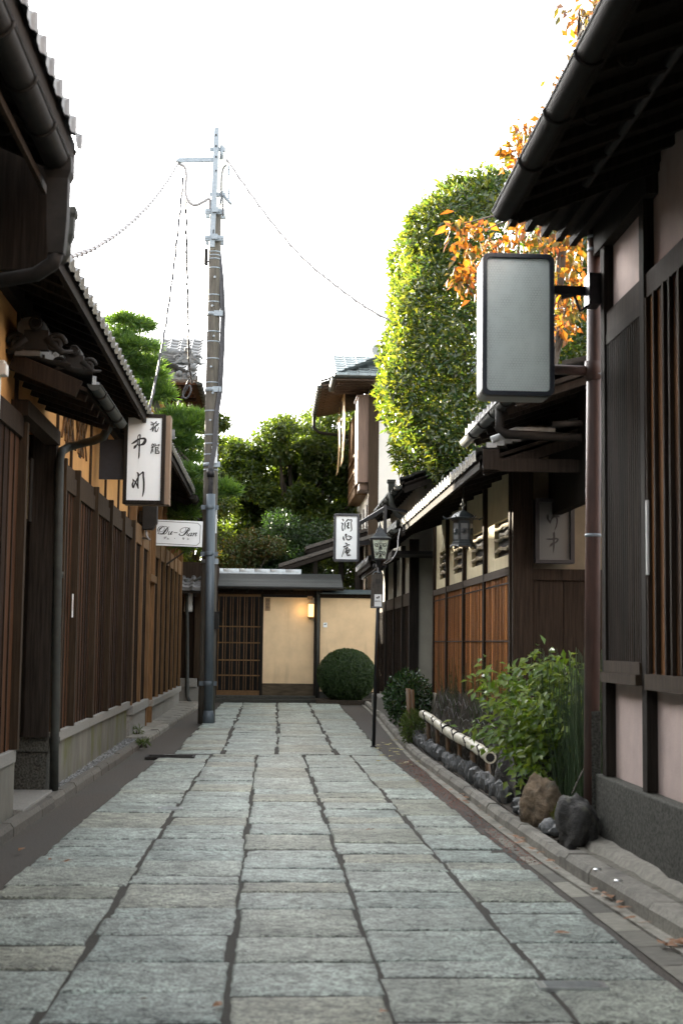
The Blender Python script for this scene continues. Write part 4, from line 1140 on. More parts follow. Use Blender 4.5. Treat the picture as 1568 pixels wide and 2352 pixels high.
for k in range(1):
    cable("wire_bundle", [PY(438, 868, 32.8), PY(430, 880, 32.85), PY(420, 905, 32.9), PY(428, 915, 32.85), PY(438, 900, 32.8), PY(436, 885, 32.8), PY(425, 900, 32.9), PY(408, 935, 33)], .02, CABLEDK, "coil of loose black wire under the corner of the tiled roof")
cable("overhead_cable", [(-2.2, 5.6, 4.45), PY(0, 114, 7.0), PY(20, 117, 7.2), PY(38, 112, 7.4)], .012, CABLE, "short twisted wire tied to the near gutter at the top left", .1)

# ================================================================== RIGHT SIDE OF THE LANE
# --- nearest house: granite base, mauve plaster, lattice and old planks under a wide eave
XR = 2.37
F = thing("near_plaster_house", (2.8, 6, 0), "near right house with mauve plaster, dark lattice, old planks and granite base", "house")
mb = MB(); mb.box(2.44, 7.5, -30, 10.15, .0, 4.9); mb.box(2.9, 7.5, -30, 8.5, 4.9, 7.4); mb.build("wall", MAUVE, F)  # second box: upper storey out of view, a taller volume added for shade
mb = MB(); mb.box(2.355, 2.62, -30, 10.28, 0, .585); mb.build("granite_base", GRANDARK, F, bevel=.012)
mb = MB(); mb.box(2.33, 2.40, 10.29, 10.36, 0, 1.03); mb.build("corner_slab", GRANDARK, F, bevel=.01)
fp = [(-1.5), 1.0, 3.4, 6.2, 8.97, 10.06]
for q in fp:
    mb = MB(); mb.box(2.37, 2.46, q - .055, q + .055, .59, 4.75); mb.build("post", DARKER, F)
mb = MB(); mb.box(2.385, 2.46, -2, 10.05, 3.74, 3.90); mb.build("beam", DARK, F)
mb = MB(); mb.box(2.33, 2.46, 9.03, 10.0, 1.25, 1.32); mb.box(2.355, 2.46, 9.03, 10.0, 1.322, 1.40); mb.build("window_sill", POST, F)
mb = MB()
for k in range(17): yb = 9.05 + k * .0565; mb.box(2.385, 2.41, yb, yb + .024, 1.40, 3.74)
mb.box(2.425, 2.442, 9.03, 10.0, 1.4, 3.74, 1); mb.box(2.38, 2.43, 9.03, 10.0, 3.66, 3.738); mb.build("lattice_window", [DARK, DARKIN], F)
mb = MB()
y = 3.4
while y < 8.9:
    w = random.choice((.13, .2, .16, .22)); w = min(w, 8.9 - y)
    mb.box(2.40 + random.uniform(0, .008), 2.45, y + .002, y + w - .004, 1.33, 3.74)
    mb.box(2.375, 2.40, y + w - .02, y + w + .012, 1.331, 3.739, 1); y += w
mb.build("plank_cladding", [OLDPLANK, DARK], F)
mb = MB(); mb.box(2.355, 2.46, 3.4, 8.91, 1.23, 1.328); mb.build("plank_sill", POST, F)
mb = MB(); q = PX(1486, 1250, 2.36); mb.box(2.352, 2.366, q.y - .014, q.y + .014, 1.95, 2.42); mb.build("white_strip", PAPER, F)
eave_set(F, 1, 1.47, 2.40, 4.38, -24, 8.8, .40, 3.2, TILE, ridge_on=False, rafters=.32)
mb = MB(); mb.prism([(1.50, 8.78, 4.27), (2.42, 8.78, 4.63), (2.42, 10.5, 4.63), (2.30, 10.5, 4.59), (1.50, 8.95, 4.27)], (0, 0, .10))
for k in range(5): mb.beam((1.52 + k * .17, 8.8, 4.23 + k * .066), (1.52 + k * .17, 8.95 + k * .33, 4.23 + k * .066), .05, .06)
mb.box(2.36, 2.44, 8.8, 10.5, 4.4, 4.63); mb.build("eave_end", DARKER, F)
gF = gutter_mb((1.45, -24, 4.28), (1.45, 8.88, 4.28), .068).build("gutter", GUTTER, F)
hooks_mb((1.45, 3, 4.28), (1.45, 8.9, 4.28), .068, .75, (1, 0, 0)).build("gutter_bracket", GUTTER, gF)
mb = MB(); mb.tube([(1.95, -24, 4.42), (1.95, 8.7, 4.42)], .03, 8); mb.build("eave_rod", GUTTER, F)
# brown downpipe at the corner
Yq = 10.35
mb = MB(); mb.tube([PY(1366, 470, Yq), PY(1361, 1200, Yq), PY(1356, 1955, Yq)], .056, 16); dp = mb.build("downpipe", COPPER, F)
mb = MB()
for y in (545, 575, 690, 860, 1230): q = PY(1366 - (y - 470) * .0067, y, Yq); mb.lathe([(.058, -.012), (.061, 0), (.058, .012)], q, 16)
mb.build("pipe_band", GALV, dp)
mb = MB(); q = PY(1361, 852, Yq); mb.tube([PY(1255, 848, Yq), q], .038, 10); mb.lathe([(.062, -.07), (.066, 0), (.062, .07)], q, 14); mb.build("branch_pipe", COPPER, dp)

# blank lightbox on the corner
Yb = 10.1
x0, x1 = PY(1106, 700, Yb).x, PY(1271, 700, Yb).x; z1, z0 = PY(1190, 584, Yb).z, PY(1190, 910, Yb).z
t = thing("blank_lightbox", ((x0 + x1) / 2, Yb, z0), "large blank lightbox with wire screen and rounded black frame beside the brown downpipe", "sign")


def rounded(x0, x1, z0, z1, r, y, n=5):
    pts = []
    for cx, cz, a0 in ((x1 - r, z1 - r, 0), (x0 + r, z1 - r, 90), (x0 + r, z0 + r, 180), (x1 - r, z0 + r, 270)):
        for k in range(n + 1):
            a = R_(a0 + 90 * k / n); pts.append((cx + r * math.cos(a), y, cz + r * math.sin(a)))
    return pts


def round_frame(x0, x1, z0, z1, r, w, y0, y1):
    mb = MB(); O = rounded(x0, x1, z0, z1, r, y0); I = rounded(x0 + w, x1 - w, z0 + w, z1 - w, max(r - w * .6, .004), y0); n = len(O)
    vs = O + I + [(a, y1, c) for a, _, c in O] + [(a, y1, c) for a, _, c in I]
    fs = []
    for i in range(n):
        j = (i + 1) % n
        fs += [(i, j, n + j, n + i), (2 * n + i, 3 * n + i, 3 * n + j, 2 * n + j), (i, 2 * n + i, 2 * n + j, j), (n + i, n + j, 3 * n + j, 3 * n + i)]
    mb.add(vs, fs); return mb


round_frame(x0, x1, z0, z1, .05, .034, Yb - .03, Yb + .04).build("frame", NAVY, t, bevel=.004)
OPAL = leafmat("opal_acrylic", [(.86, .90, .88), (.86, .90, .88)], .35, .5, (1, 1, 1))
mb = MB(); mb.box(x0 + .02, x1 - .02, Yb + .262, Yb + .268, z0 + .02, z1 - .02); mb.build("back_screen", OPAL, t)
round_frame(x0 + .004, x1 - .004, z0 + .004, z1 - .004, .046, .022, Yb + .041, Yb + .28).build("case", M("case_steel", (.30, .31, .30), .45, .2, scale=(9, 9, 9), amt=.1), t)
mb = MB(); mb.box(x0 + .033, x1 - .033, Yb - .004, Yb + .001, z0 + .033, z1 - .033); fc = mb.build("screen", OPAL, t)


def hexmesh(x0, x1, z0, z1, y, s, th, dy=-.0015):
    """wire screen: a net of hexagonal cells in the plane y, built as thin ribbons"""
    mb = MB(); w = s * math.sqrt(3); row = 0; z = z0 - s
    while z < z1 + s:
        x = x0 - w + (w / 2 if row % 2 else 0)
        while x < x1 + w:
            P = [Vector((x + s * math.sin(a), y + dy, z + s * math.cos(a))) for a in (0, math.pi / 3, 2 * math.pi / 3, math.pi)]
            for a, b in zip(P, P[1:]):
                if x0 < min(a.x, b.x) and max(a.x, b.x) < x1 and z0 < min(a.z, b.z) and max(a.z, b.z) < z1:
                    d = (b - a).normalized(); n = Vector((-d.z, 0, d.x)) * th / 2
                    mb.add([a - n, a + n, b + n, b - n], [(0, 1, 2, 3)])
            x += w
        z += 1.5 * s; row += 1
    return mb


hexmesh(x0 + .035, x1 - .035, z0 + .035, z1 - .035, Yb - .004, .0125, .004).build("wire_screen", M("screen_wire", (.75, .80, .78), .5, .3), fc)
mb = MB(); zz = PY(1300, 657, Yb).z
mb.beam((x1 - .01, Yb + .12, zz), (2.40, Yb + .14, zz), .05, .06); mb.tube([(2.12, Yb + .2, zz - .03), (2.38, Yb + .1, zz + .02)], .022, 8); mb.box(2.28, 2.37, Yb - .02, Yb + .16, zz - .13, zz + .10)
mb.tube([(2.2, Yb + .12, zz - .04), (2.24, Yb + .1, zz - .16), (2.3, Yb + .05, zz - .12)], .012, 6); mb.build("bracket", BLACK, t)

# --- restaurant behind the garden: cedar boards, straw plaster with vents, tiled eave
XG = 2.62
G = thing("cedar_house", (3, 18, 0), "low house with glowing orange cedar boards, vented straw plaster and a tiled eave", "house")
gp_ = [22.55, 20.9, 19.06, 17.2, 15.3]
mb = MB(); mb.box(XG + .05, 7.5, 15.35, 22.6, 0, 3.9)
mb.build("core", DARKIN, G)
mb = MB()
VENT = []; CLAY = M("vent_bar_clay", (.27, .225, .15), .9, scale=(12, 12, 12), amt=.35)
for a, b in zip(gp_, gp_[1:]):          # plaster with a real opening in every bay, tight against the near post
    va, vb = b + .06, b + (a - b) * .70; z0v, z1v = 2.50, 2.92
    mb.box(XG, XG + .06, b, a, 2.30, z0v); mb.box(XG, XG + .06, b, a, z1v, 3.75); mb.box(XG, XG + .06, vb, a, z0v, z1v); mb.box(XG, XG + .06, b, va, z0v, z1v)
    VENT.append((va, vb, z0v, z1v))
mb.build("plaster", YELPL, G)
mb = MB(); mb.box(XG, 7, 15.28, 15.34, 2.3, 3.9); mb.build("end_plaster", M("umber_plaster", (.16, .13, .085), .9, scale=(4, 4, 4), amt=.2, bump=.3, bscale=100), G)
for va, vb, z0v, z1v in VENT:
    mb = MB()
    for k in range(3):
        z = z0v + .09 + k * .125
        n = 12; P = [Vector((XG + .012 + random.uniform(-.008, .008), va + (vb - va) * i / n, z + random.uniform(-.006, .006) + .01 * math.sin(k + i))) for i in range(n + 1)]
        mb.tube(P, [.022 + random.uniform(-.004, .004) for _ in P], 8)
    mb.build("vent_bar", CLAY, G)
mb = MB()
CB = M("cedar_batten", (.17, .07, .02), .55, scale=(50, 50, 1.5), amt=.5, isl=.3)
for a, b in zip(gp_, gp_[1:]): mb = MB(); boards(mb, XG, 1, b + .05, a - .05, .74, 2.26, .115, .018, .014); mb.build("cedar_boards", [CEDAR, CB], G)
mb = MB()
for a, b in zip(gp_, gp_[1:]):
    mb.box(XG - .031, XG - .02, b + .05, a - .05, 1.535, 1.55); mb.box(XG - .031, XG - .02, b + .05, a - .05, 2.17, 2.185)
mb.build("nail_rail", DARK, G)
for q in gp_:
    mb = MB(); mb.box(XG - .05, XG + .06, q - .045, q + .045, .5, 3.7); mb.build("post", DARK, G)
for a, b in zip(gp_, gp_[1:]):
    mb = MB(); mb.box(XG - .045, XG + .05, b + .047, a - .047, 2.26, 2.35); mb.build("rail", POST, G)
mb = MB(); mb.box(XG - .06, XG + .1, 15.3, 22.6, .0, .74); mb.build("stone_base", M("pale_base", (.33, .30, .23), .85, scale=(8, 8, 8), amt=.3, bump=.3), G)
# end wall facing up the lane: wide post, dark boards, rail
mb = MB(); mb.box(XG - .03, XG + .19, 15.16, 15.3, .3, 3.8); mb.build("corner_post", DARK, G)
mb = MB()
x = XG + .2
for i in range(7): mb.box(x + i * .33, x + i * .33 + .322, 15.20, 15.27, .1, 2.2)
mb.build("end_boards", DARK, G)
mb = MB(); mb.box(XG + .19, 5, 15.17, 15.279, 2.2, 2.32); mb.build("end_rail", DARK, G)
eave_set(G, 1, 2.0, XG, 3.36, 13.75, 21.85, .33, 2.6, TILE, M("weathered_tile_front", (.17, .16, .125), .75, scale=(18, 18, 18), amt=.35, bump=.25, isl=.15), rafters=.75, ridge_on=True, per=.25)
# fascia and stacked ridge tiles of the end
mb = MB(); mb.box(2.06, 4.6, 13.70, 13.76, 3.19, 3.32); mb.box(2.04, 2.2, 13.66, 13.70, 3.2, 3.40); mb.build("fascia", DARKER, G)
mb = MB()
P0, P1 = PY(1128, 1022, 13.7), PY(1180, 1000, 13.7)
for k in range(4):
    mb.beam(P0.lerp(P1, k / 3) + Vector((0, 0, -.01 * k)), P0.lerp(P1, k / 3) + Vector((.12, .5, .02)), .10, .05)
mb.tube([P0 + Vector((0, 0, .05)), P1 + Vector((.02, 0, .05)), P1 + Vector((.4, .02, .06))], .035, 10); mb.build("verge_tile", M("pale_tile", (.36, .38, .38), .5, scale=(18, 18, 18), amt=.3), G)
# upper roof behind, with gutter and elbowed pipe
U = MB(); tile_roof(U, (2.22, 12.9, 3.92), (0, 1, 0), 3.2, (1, 0, .35), 2.2, .26, .26); up = U.build("upper_roof", TILE, G)
mb = MB(); mb.prism([(2.22, 12.9, 3.78), (2.22, 12.9, 3.82), (4.4, 12.9, 4.58), (4.4, 12.9, 4.54)], (0, 3.2, 0))
for k in range(7): mb.beam((2.24, 13.0 + k * .44, 3.74), (4.2, 13.0 + k * .44, 4.42), .05, .07)
mb.box(3.0, 3.1, 13.0, 16.0, 2.9, 4.0); mb.build("upper_soffit", DARKER, up)
gutter_mb((2.2, 12.9, 3.82), (2.2, 16.15, 3.82), .06).build("upper_gutter", GUTTERG, up)
hooks_mb((2.2, 12.9, 3.82), (2.2, 16.1, 3.82), .06, .7, (1, 0, 0)).build("gutter_bracket", GUTTER, up)
mb = MB(); mb.tube([PY(1146, 940, 13.6), PY(1146, 985, 13.6), PY(1160, 997, 13.6), PY(1335, 1006, 13.4)], .045, 10); mb.tube([PY(1268, 975, 13.3), PY(1335, 972, 13.3)], .03, 8); mb.build("elbow_pipe", GUTTER, up)

# dark mesh lightbox on the end wall
Yt = 15.08
x0, x1 = PY(1227, 1220, Yt).x, PY(1316, 1220, Yt).x; z1, z0 = PY(1270, 1146, Yt).z, PY(1270, 1295, Yt).z
t = thing("mesh_lightbox", ((x0 + x1) / 2, Yt, z0), "dim mesh lightbox with two brushed characters in the shade of the end wall", "sign")
round_frame(x0, x1, z0, z1, .015, .04, Yt - .06, Yt + .06).build("frame", BLACK, t)
mb = MB(); mb.box(x0 + .04, x1 - .04, Yt, Yt + .05, z0 + .04, z1 - .04); fc = mb.build("screen", M("dim_glass", (.15, .16, .15), .35, scale=(3, 3, 3), amt=.1), t)
hexmesh(x0 + .042, x1 - .042, z0 + .042, z1 - .042, Yt, .011, .004).build("wire_screen", INK, fc)
mp = face_map((x0 + .04, Yt - .003, z1 - .04), (1, 0, 0), (0, 0, -1), (0, -1, 0), 190, 265, 1165, 1945, x1 - x0 - .08, z1 - z0 - .08)
mb = MB()
brush(mb, [[(490, 620, 40), (472, 700, 76), (510, 790, 60), (560, 870, 40), (580, 770, 36), (640, 680, 60), (700, 590, 76), (725, 520, 60)], [(630, 700, 60), (700, 670, 50), (780, 655, 50), (855, 690, 26)], [(745, 670, 44), (765, 760, 50), (760, 900, 46), (715, 1010, 34), (675, 1060, 14)],
           [(665, 1160, 66), (672, 1260, 60), (665, 1400, 60), (662, 1560, 56), (640, 1750, 16)], [(465, 1335, 46), (600, 1335, 46), (740, 1320, 46), (805, 1340, 40), (760, 1400, 50), (690, 1450, 40)], [(640, 1440, 30), (590, 1500, 70), (540, 1545, 40)]], mp)
mb.build("brushed_characters", INK, fc)

# bronze lantern hanging under the eave
Yl = 16.0
c = PY(1063, 1215, Yl)
t = thing("bronze_lantern", (c.x, c.y, c.z), "dark bronze hexagonal lantern hanging from the tiled eave before the vents", "lantern")
sc_ = Yl / FP
mb = MB(); zt, zb = PY(1063, 1193, Yl).z, PY(1063, 1250, Yl).z; rb = 25 * sc_
mb.lathe([(rb, zb - c.z), (rb, zb - c.z + .02), (rb * .93, zb - c.z + .025), (rb * .93, zt - c.z - .01), (rb, zt - c.z)], c, 6, sm=False)
mb.build("body", OXID, t)
mb = MB()
for k in range(6):
    a = R_(30 + 60 * k); d = Vector((math.cos(a), math.sin(a), 0)); s_ = Vector((-math.sin(a), math.cos(a), 0)); q = c + d * (rb * .93 * math.cos(R_(30)) + .002)
    z0_, z1_ = zb + .05, zt - .05; hw = rb * .32
    mb.add([q - s_ * hw + Vector((0, 0, z0_ - c.z)), q + s_ * hw + Vector((0, 0, z0_ - c.z)), q + s_ * hw + Vector((0, 0, z1_ - c.z)), q - s_ * hw + Vector((0, 0, z1_ - c.z))], [(0, 1, 2, 3)])
mb.build("pane", M("smoked_pane", (.15, .16, .16), .3), t)
mb = MB()
for k in range(6):
    a = R_(30 + 60 * k); d = Vector((math.cos(a), math.sin(a), 0)); s_ = Vector((-math.sin(a), math.cos(a), 0)); q = c + d * (rb * .93 * math.cos(R_(30)) + .008)
    mz = Vector((0, 0, (zt + zb) / 2 - c.z))
    for u in range(6):
        b_ = math.pi * u / 6; mb.tube([q + mz - (s_ * math.cos(b_) + Vector((0, 0, math.sin(b_)))) * rb * .34, q + mz + (s_ * math.cos(b_) + Vector((0, 0, math.sin(b_)))) * rb * .34], .004, 4)
mb.build("tracery", OXID, t)
mb = MB(); mb.lathe([(rb * 1.45, 0), (rb * 1.5, .012), (rb * 1.15, .022), (rb * .85, .06), (rb * .35, .095), (rb * .12, .105), (rb * .15, .135), (.008, .15)], (c.x, c.y, zt), 6, sm=False)
for k in range(6):
    a = R_(60 * k); d = Vector((math.cos(a), math.sin(a), 0)); q = Vector((c.x, c.y, zt)) + d * rb * 1.45; mb.tube([q, q + d * .035 + Vector((0, 0, .012)), q + d * .055 + Vector((0, 0, .035))], [.012, .009, .004], 6)
mb.build("cap", OXID, t)
mb = MB(); mb.lathe([(rb * 1.15, -.0), (rb * 1.1, .02), (rb, .025)], (c.x, c.y, zb - .025), 6, sm=False)
for k in range(6):
    a = R_(60 * k); d = Vector((math.cos(a), math.sin(a), 0)); q = Vector((c.x, c.y, zb - .02)) + d * rb * 1.05; mb.tube([q, q + d * .02 + Vector((0, 0, -.035))], [.014, .006], 6)
mb.build("foot", OXID, t)
mb = MB(); mb.tube([(c.x, c.y, zt + .14), (c.x, c.y, 3.28)], .009, 6); mb.tube([Vector((c.x + .025 * math.cos(u), c.y, zt + .165 + .025 * math.sin(u))) for u in np.linspace(0, 6.28, 12)], .005, 5); mb.build("hanger", OXID, t)

# --- grey plaster house beyond
Hh = thing("grey_plaster_house", (3, 27, 0), "grey plaster house with brown board bays and stacked tiled eaves beyond the cedar house", "house")
mb = MB(); mb.box(2.47, 7, 24.45, 32.2, 0, 4.4); mb.build("wall", GREYPL, Hh)
hp = [24.5, 26.2, 28.0, 30.0, 32.1]
mb = MB()
for a, b in zip(hp, hp[1:]): mb = MB(); boards(mb, 2.47, 1, a + .06, b - .06, .45, 2.18, .16, .018, .02); mb.build("board_cladding", [BOARD2, DARK], Hh)
for q in hp:
    mb = MB(); mb.box(2.41, 2.52, q - .05, q + .05, .3, 3.3); mb.build("post", DARKER, Hh)
mb = MB(); mb.box(2.38, 2.54, 24.40, 24.52, .02, 3.3); mb.build("corner_post", DARKER, Hh)
for a, b in zip(hp, hp[1:]):
    mb = MB(); mb.box(2.43, 2.5, a + .052, b - .052, 2.18, 2.4); mb.build("rail", POST, Hh)
mb = MB(); mb.box(2.3, 2.5, 24.3, 32.2, 0, .38); mb.build("stone_base", GRANITE, Hh, bevel=.012)
mb = MB(); mb.box(2.0, 3.4, 23.5, 24.44, 2.98, 3.04); mb.box(1.98, 2.03, 23.4, 31.4, 2.9, 3.02); mb.build("canopy", GUTTER, Hh)
frontm = M("pale_tile_front", (.36, .37, .35), .6, scale=(18, 18, 18), amt=.3, isl=.2)
eave_set(Hh, 1, 2.0, 2.45, 3.42, 22.6, 27.2, .36, 1.6, TILE, frontm, back=False, per=.23)
gutter_mb((1.96, 22.6, 3.32), (1.96, 27.2, 3.32), .055).build("lower_gutter", GUTTERG, Hh)
hooks_mb((1.96, 22.6, 3.32), (1.96, 27.2, 3.32), .055, .7, (1, 0, 0)).build("gutter_bracket", GUTTER, Hh)
eave_set(Hh, 1, 1.88, 2.45, 3.12, 27.3, 31.4, .36, .7, TILE, TILE, ridge_on=False, back=False, per=.23)
eave_set(Hh, 1, 2.14, 2.6, 4.22, 23.6, 29.6, .38, 2.6, TILE, frontm, per=.23)
gutter_mb((2.1, 23.6, 4.13), (2.1, 29.6, 4.13), .06).build("upper_gutter", GUTTERG, Hh)
hooks_mb((2.1, 23.6, 4.13), (2.1, 29.6, 4.13), .06, .7, (1, 0, 0)).build("gutter_bracket", GUTTER, Hh)
c = PY(898, 1118, 24.6)
mb = MB(); mb.lathe([(.10, .12), (.105, .10), (.10, .07), (.075, .05), (.07, -.06), (.05, -.10)], c, 4, sm=False, sq=.5); mb.tube([c + Vector((0, 0, -.08)), c + Vector((.01, 0, -.3)), c + Vector((.1, 0, -.48)), c + Vector((.35, .05, -.62)), c + Vector((.7, .1, -.66))], .05, 10); mb.build("rain_head", GUTTERG, Hh)
mb = MB(); mb.lathe([(.11, -.03), (.13, 0), (.11, .03)], PY(930, 1112, 24.3), 14); mb.build("round_end_tile", TILE, Hh)
# round floodlight under the eave
c = PY(992, 1170 + 0, 21.4); c = PY(958, 1318 - 180, 22.4)
c = PY(935, 1155, 22.3)
# framed sign of the tea house on its bracket
Yk = 21.9
x0, x1 = PY(766, 1235, Yk).x, PY(825, 1235, Yk).x; z1, z0 = PY(795, 1180, Yk).z, PY(795, 1290, Yk).z
t = thing("bracket_sign", ((x0 + x1) / 2, Yk, z0), "white lightbox with three brushed characters in a black frame beside the lamp post", "sign")
round_frame(x0, x1, z0, z1, .035, .036, Yk - .03, Yk + .03).build("frame", NAVY, t, bevel=.004)
mb = MB(); mb.prism(rounded(x0 + .003, x1 - .003, z0 + .003, z1 - .003, .032, Yk + .03), (0, .15, 0)); mb.build("case", NAVY, t)
mb = MB(); mb.box(x0 + .035, x1 - .035, Yk - .006, Yk + .02, z0 + .035, z1 - .035); fc = mb.build("face", ACRYL, t)
mp = face_map((x0 + .035, Yk - .006, z1 - .035), (1, 0, 0), (0, 0, -1), (0, -1, 0), 235, 265, 1195, 2110, x1 - x0 - .07, z1 - z0 - .07)
mb = MB()
brush(mb, [[(525, 405, 50), (560, 450, 62), (560, 488, 36)], [(485, 570, 44), (540, 600, 60), (515, 690, 50), (515, 800, 50), (530, 885, 50), (565, 870, 40), (585, 790, 14)], [(635, 540, 44), (645, 640, 62), (635, 720, 50), (652, 840, 30)],
           [(690, 500, 50), (740, 450, 56), (760, 410, 40), (850, 440, 40), (915, 420, 50), (945, 470, 44), (915, 540, 44), (925, 680, 50), (940, 820, 46), (920, 890, 38), (865, 922, 14)],
           [(740, 580, 40), (810, 550, 60), (785, 600, 50), (770, 650, 50), (820, 645, 40), (730, 700, 56), (775, 740, 60), (745, 785, 34), (840, 765, 40), (780, 820, 14)],
           [(575, 1155, 50), (575, 1230, 76), (605, 1295, 50)], [(650, 1085, 44), (690, 1045, 60), (725, 1065, 30)], [(695, 1060, 50), (690, 1150, 50), (715, 1235, 50), (785, 1285, 50), (880, 1250, 50), (940, 1190, 40), (910, 1140, 40), (820, 1115, 36), (735, 1130, 26)], [(870, 1150, 30), (860, 1185, 24)],
           [(680, 1420, 50), (740, 1460, 56)], [(600, 1580, 66), (690, 1550, 46), (780, 1500, 40), (850, 1488, 44)], [(780, 1600, 50), (730, 1620, 66), (690, 1660, 30), (640, 1655, 30), (600, 1710, 30), (570, 1830, 36), (540, 1920, 32), (517, 1995, 30)], [(760, 1610, 60), (700, 1690, 40), (680, 1770, 44), (620, 1850, 14)], [(690, 1770, 40), (715, 1855, 34)],
           [(780, 1670, 20), (850, 1680, 36), (890, 1735, 34)], [(740, 1710, 40), (750, 1780, 60), (760, 1850, 40)], [(770, 1720, 40), (830, 1745, 44), (815, 1810, 40), (760, 1855, 40)], [(750, 1840, 44), (750, 1910, 50), (785, 1945, 50), (850, 1925, 44), (910, 1935, 30)]], mp)
mb.build("brushed_characters", INK, fc)
mb = MB()
mb.beam((x1 - .01, Yk + .08, PY(825, 1203, Yk).z), PY(882, 1168, Yk + .3), .03, .06); mb.beam((x1 - .01, Yk + .08, PY(825, 1246, Yk).z), PY(884, 1246, Yk + .3), .03, .06); mb.beam(PY(884, 1160, Yk + .3), PY(884, 1252, Yk + .3), .05, .05, up=(0, 1, 0)); mb.beam(PY(884, 1165, Yk + .3), (2.5, 24.5, 3.75), .04, .04)
mb.build("bracket", BLACK, t)

# --- two storey house at the lane's end
J = thing("two_storey_house", (3.6, 38.6, 0), "two storey timber house with white plaster, boxed window and reed blinds at the lane's end", "house")
YJ = 37.0
xw_ = PY(868, 1000, YJ).x; zt = PY(868, 868, YJ).z
mb = MB(); mb.box(xw_, 9, YJ, 45, 0, zt + .4); mb.build("wall", WHITEPL, J)
mb = MB(); xa = PY(847, 1000, YJ).x; mb.box(xa, xw_ + .02, YJ - .02, YJ + .2, 0, zt + .2); mb.build("corner_post", POST, J)
mb = MB(); xs = xa + .04
mb.box(xs, xs + .1, YJ + .21, 44.9, 0, zt); mb.build("street_wall", WHITEPL, J)
mb = MB(); mb.box(xs - .03, xs - .003, YJ - .03, 44.9, 0, 2.95); mb.box(xs - .03, xw_ + .9, YJ - .06, YJ - .022, 0, 2.95); mb.build("low_boarding", DARK, J)
for k in range(5): mb = MB(); mb.box(xs - .03, xs + .02, YJ + .9 + k * 1.3, YJ + 1.0 + k * 1.3, 2.6, 5.2); mb.build("street_post", POST, J)
a, b = PY(822, 912, YJ + .1), PY(845, 1108, YJ + .1)
mb = MB(); mb.box(a.x, xs, YJ + .05, YJ + 1.2, b.z, a.z); mb.box(a.x - .04, xs, YJ + .02, YJ + 1.25, a.z, a.z + .05); mb.box(a.x + .06, xs, YJ + .2, YJ + 1.15, b.z - .18, b.z); mb.build("shutter_box", M("brown_shutter", (.145, .09, .062), .65, scale=(40, 40, 2), amt=.3, bump=.3), J)
mb = MB(); mb.box(a.x + .05, a.x + .09, YJ + 1.25, YJ + 4.3, b.z + .85, a.z - .1, 0)
for k in range(8): mb.box(a.x + .02, a.x + .055, YJ + 1.3 + k * .42, YJ + 1.36 + k * .42, b.z, a.z - .1, 1)
for zz in (b.z - .02, b.z + .42, b.z + .84): mb.box(a.x - .02, a.x + .03, YJ + 1.2, YJ + 4.4, zz, zz + .07, 1)
for k in range(14): mb.box(a.x, a.x + .02, YJ + 1.3 + k * .22, YJ + 1.33 + k * .22, b.z + .05, b.z + .43, 1)
mb.box(a.x, xs, YJ + 1.2, YJ + 4.4, b.z - .22, b.z - .02, 1); mb.box(a.x, xs, YJ + 4.32, YJ + 4.42, b.z - .2, a.z, 1); mb.build("window_bay", [PAPER, LATTICEW], J)
# roofs: near gable eave and the long street eave
c1 = PY(772, 858, 36.0); rz_ = c1.z
mb = MB(); tile_roof(mb, (c1.x, 36.0, rz_), (1, 0, 0), 6.5, (0, 1, .42), 2.6, .3, .3, .01, .05); roofJ = mb.build("roof", M("copper_tile", (.20, .235, .24), .45, .2, scale=(10, 10, 10), amt=.3, isl=.2), J)
mb = MB(); tile_roof(mb, (c1.x - .02, 36.05, rz_), (0, 1, 0), 2.2, (1, 0, .42), 2.6, .3, .3, .01, .05)
lo = PY(738, 884, 37.8); tile_roof(mb, (lo.x - .02, 37.6, lo.z + .05), (0, 1, 0), 5.0, (1, 0, .42), 2.6, .3, .3, .01, .05); mb.build("street_roof", MATS["copper_tile"], roofJ)
mb = MB(); mb.prism([(c1.x, 36.02, rz_ - .05), (9, 36.02, rz_ - .05), (9, 36.02, rz_ - .16), (c1.x, 36.02, rz_ - .16)], (0, .04, 0)); mb.box(c1.x, 9, 36.06, 38.2, rz_ - .11, rz_ - .08); mb.prism([(lo.x, 37.6, lo.z - .08), (lo.x, 37.6, lo.z - .04), (xs, 37.6, lo.z + .22), (xs, 37.6, lo.z + .18)], (0, 5, 0))
for k in range(20): mb.beam((lo.x + .03, 37.7 + k * .25, lo.z - .11), (xs, 37.7 + k * .25, lo.z + .15), .045, .06)
for k in range(8): mb.beam((c1.x + .03, 36.2 + k * .25, rz_ - .15), (xs, 36.2 + k * .25, rz_ - .13), .045, .06)
mb.build("soffit", M("brown_soffit", (.075, .045, .028), .7, scale=(20, 20, 20), amt=.35), J)
gutter_mb((c1.x - .05, 36.0, rz_ - .08), (c1.x - .05, 37.9, rz_ - .08), .07).build("gutter", GUTTERG, J)
gutter_mb((c1.x - .05, 35.96, rz_ - .06), (9, 35.96, rz_ - .06), .06).build("gutter", GUTTERG, J)
gj = gutter_mb((lo.x - .05, 37.6, lo.z - .05), (lo.x - .05, 42.6, lo.z - .05), .08).build("gutter", GUTTERG, J)
hooks_mb((lo.x - .05, 37.6, lo.z - .05), (lo.x - .05, 42.6, lo.z - .05), .08, .42, (1, 0, 0)).build("gutter_bracket", GUTTER, gj)
mb = MB(); q = Vector((lo.x - .05, 42.5, lo.z - .1)); mb.tube([q, q + Vector((0, 0, -.35)), q + Vector((.15, 0, -.5)), q + Vector((1.2, 0, -.62))], .05, 8); mb.build("downpipe", GUTTER, J)
r0 = PY(867, 822, 38.4); mb = MB(); ridge(mb, r0, r0 + Vector((5, 0, .1)), w=.3); rj = mb.build("ridge", TILE, roofJ)
mb = MB(); q = PY(868, 806, 38.3)
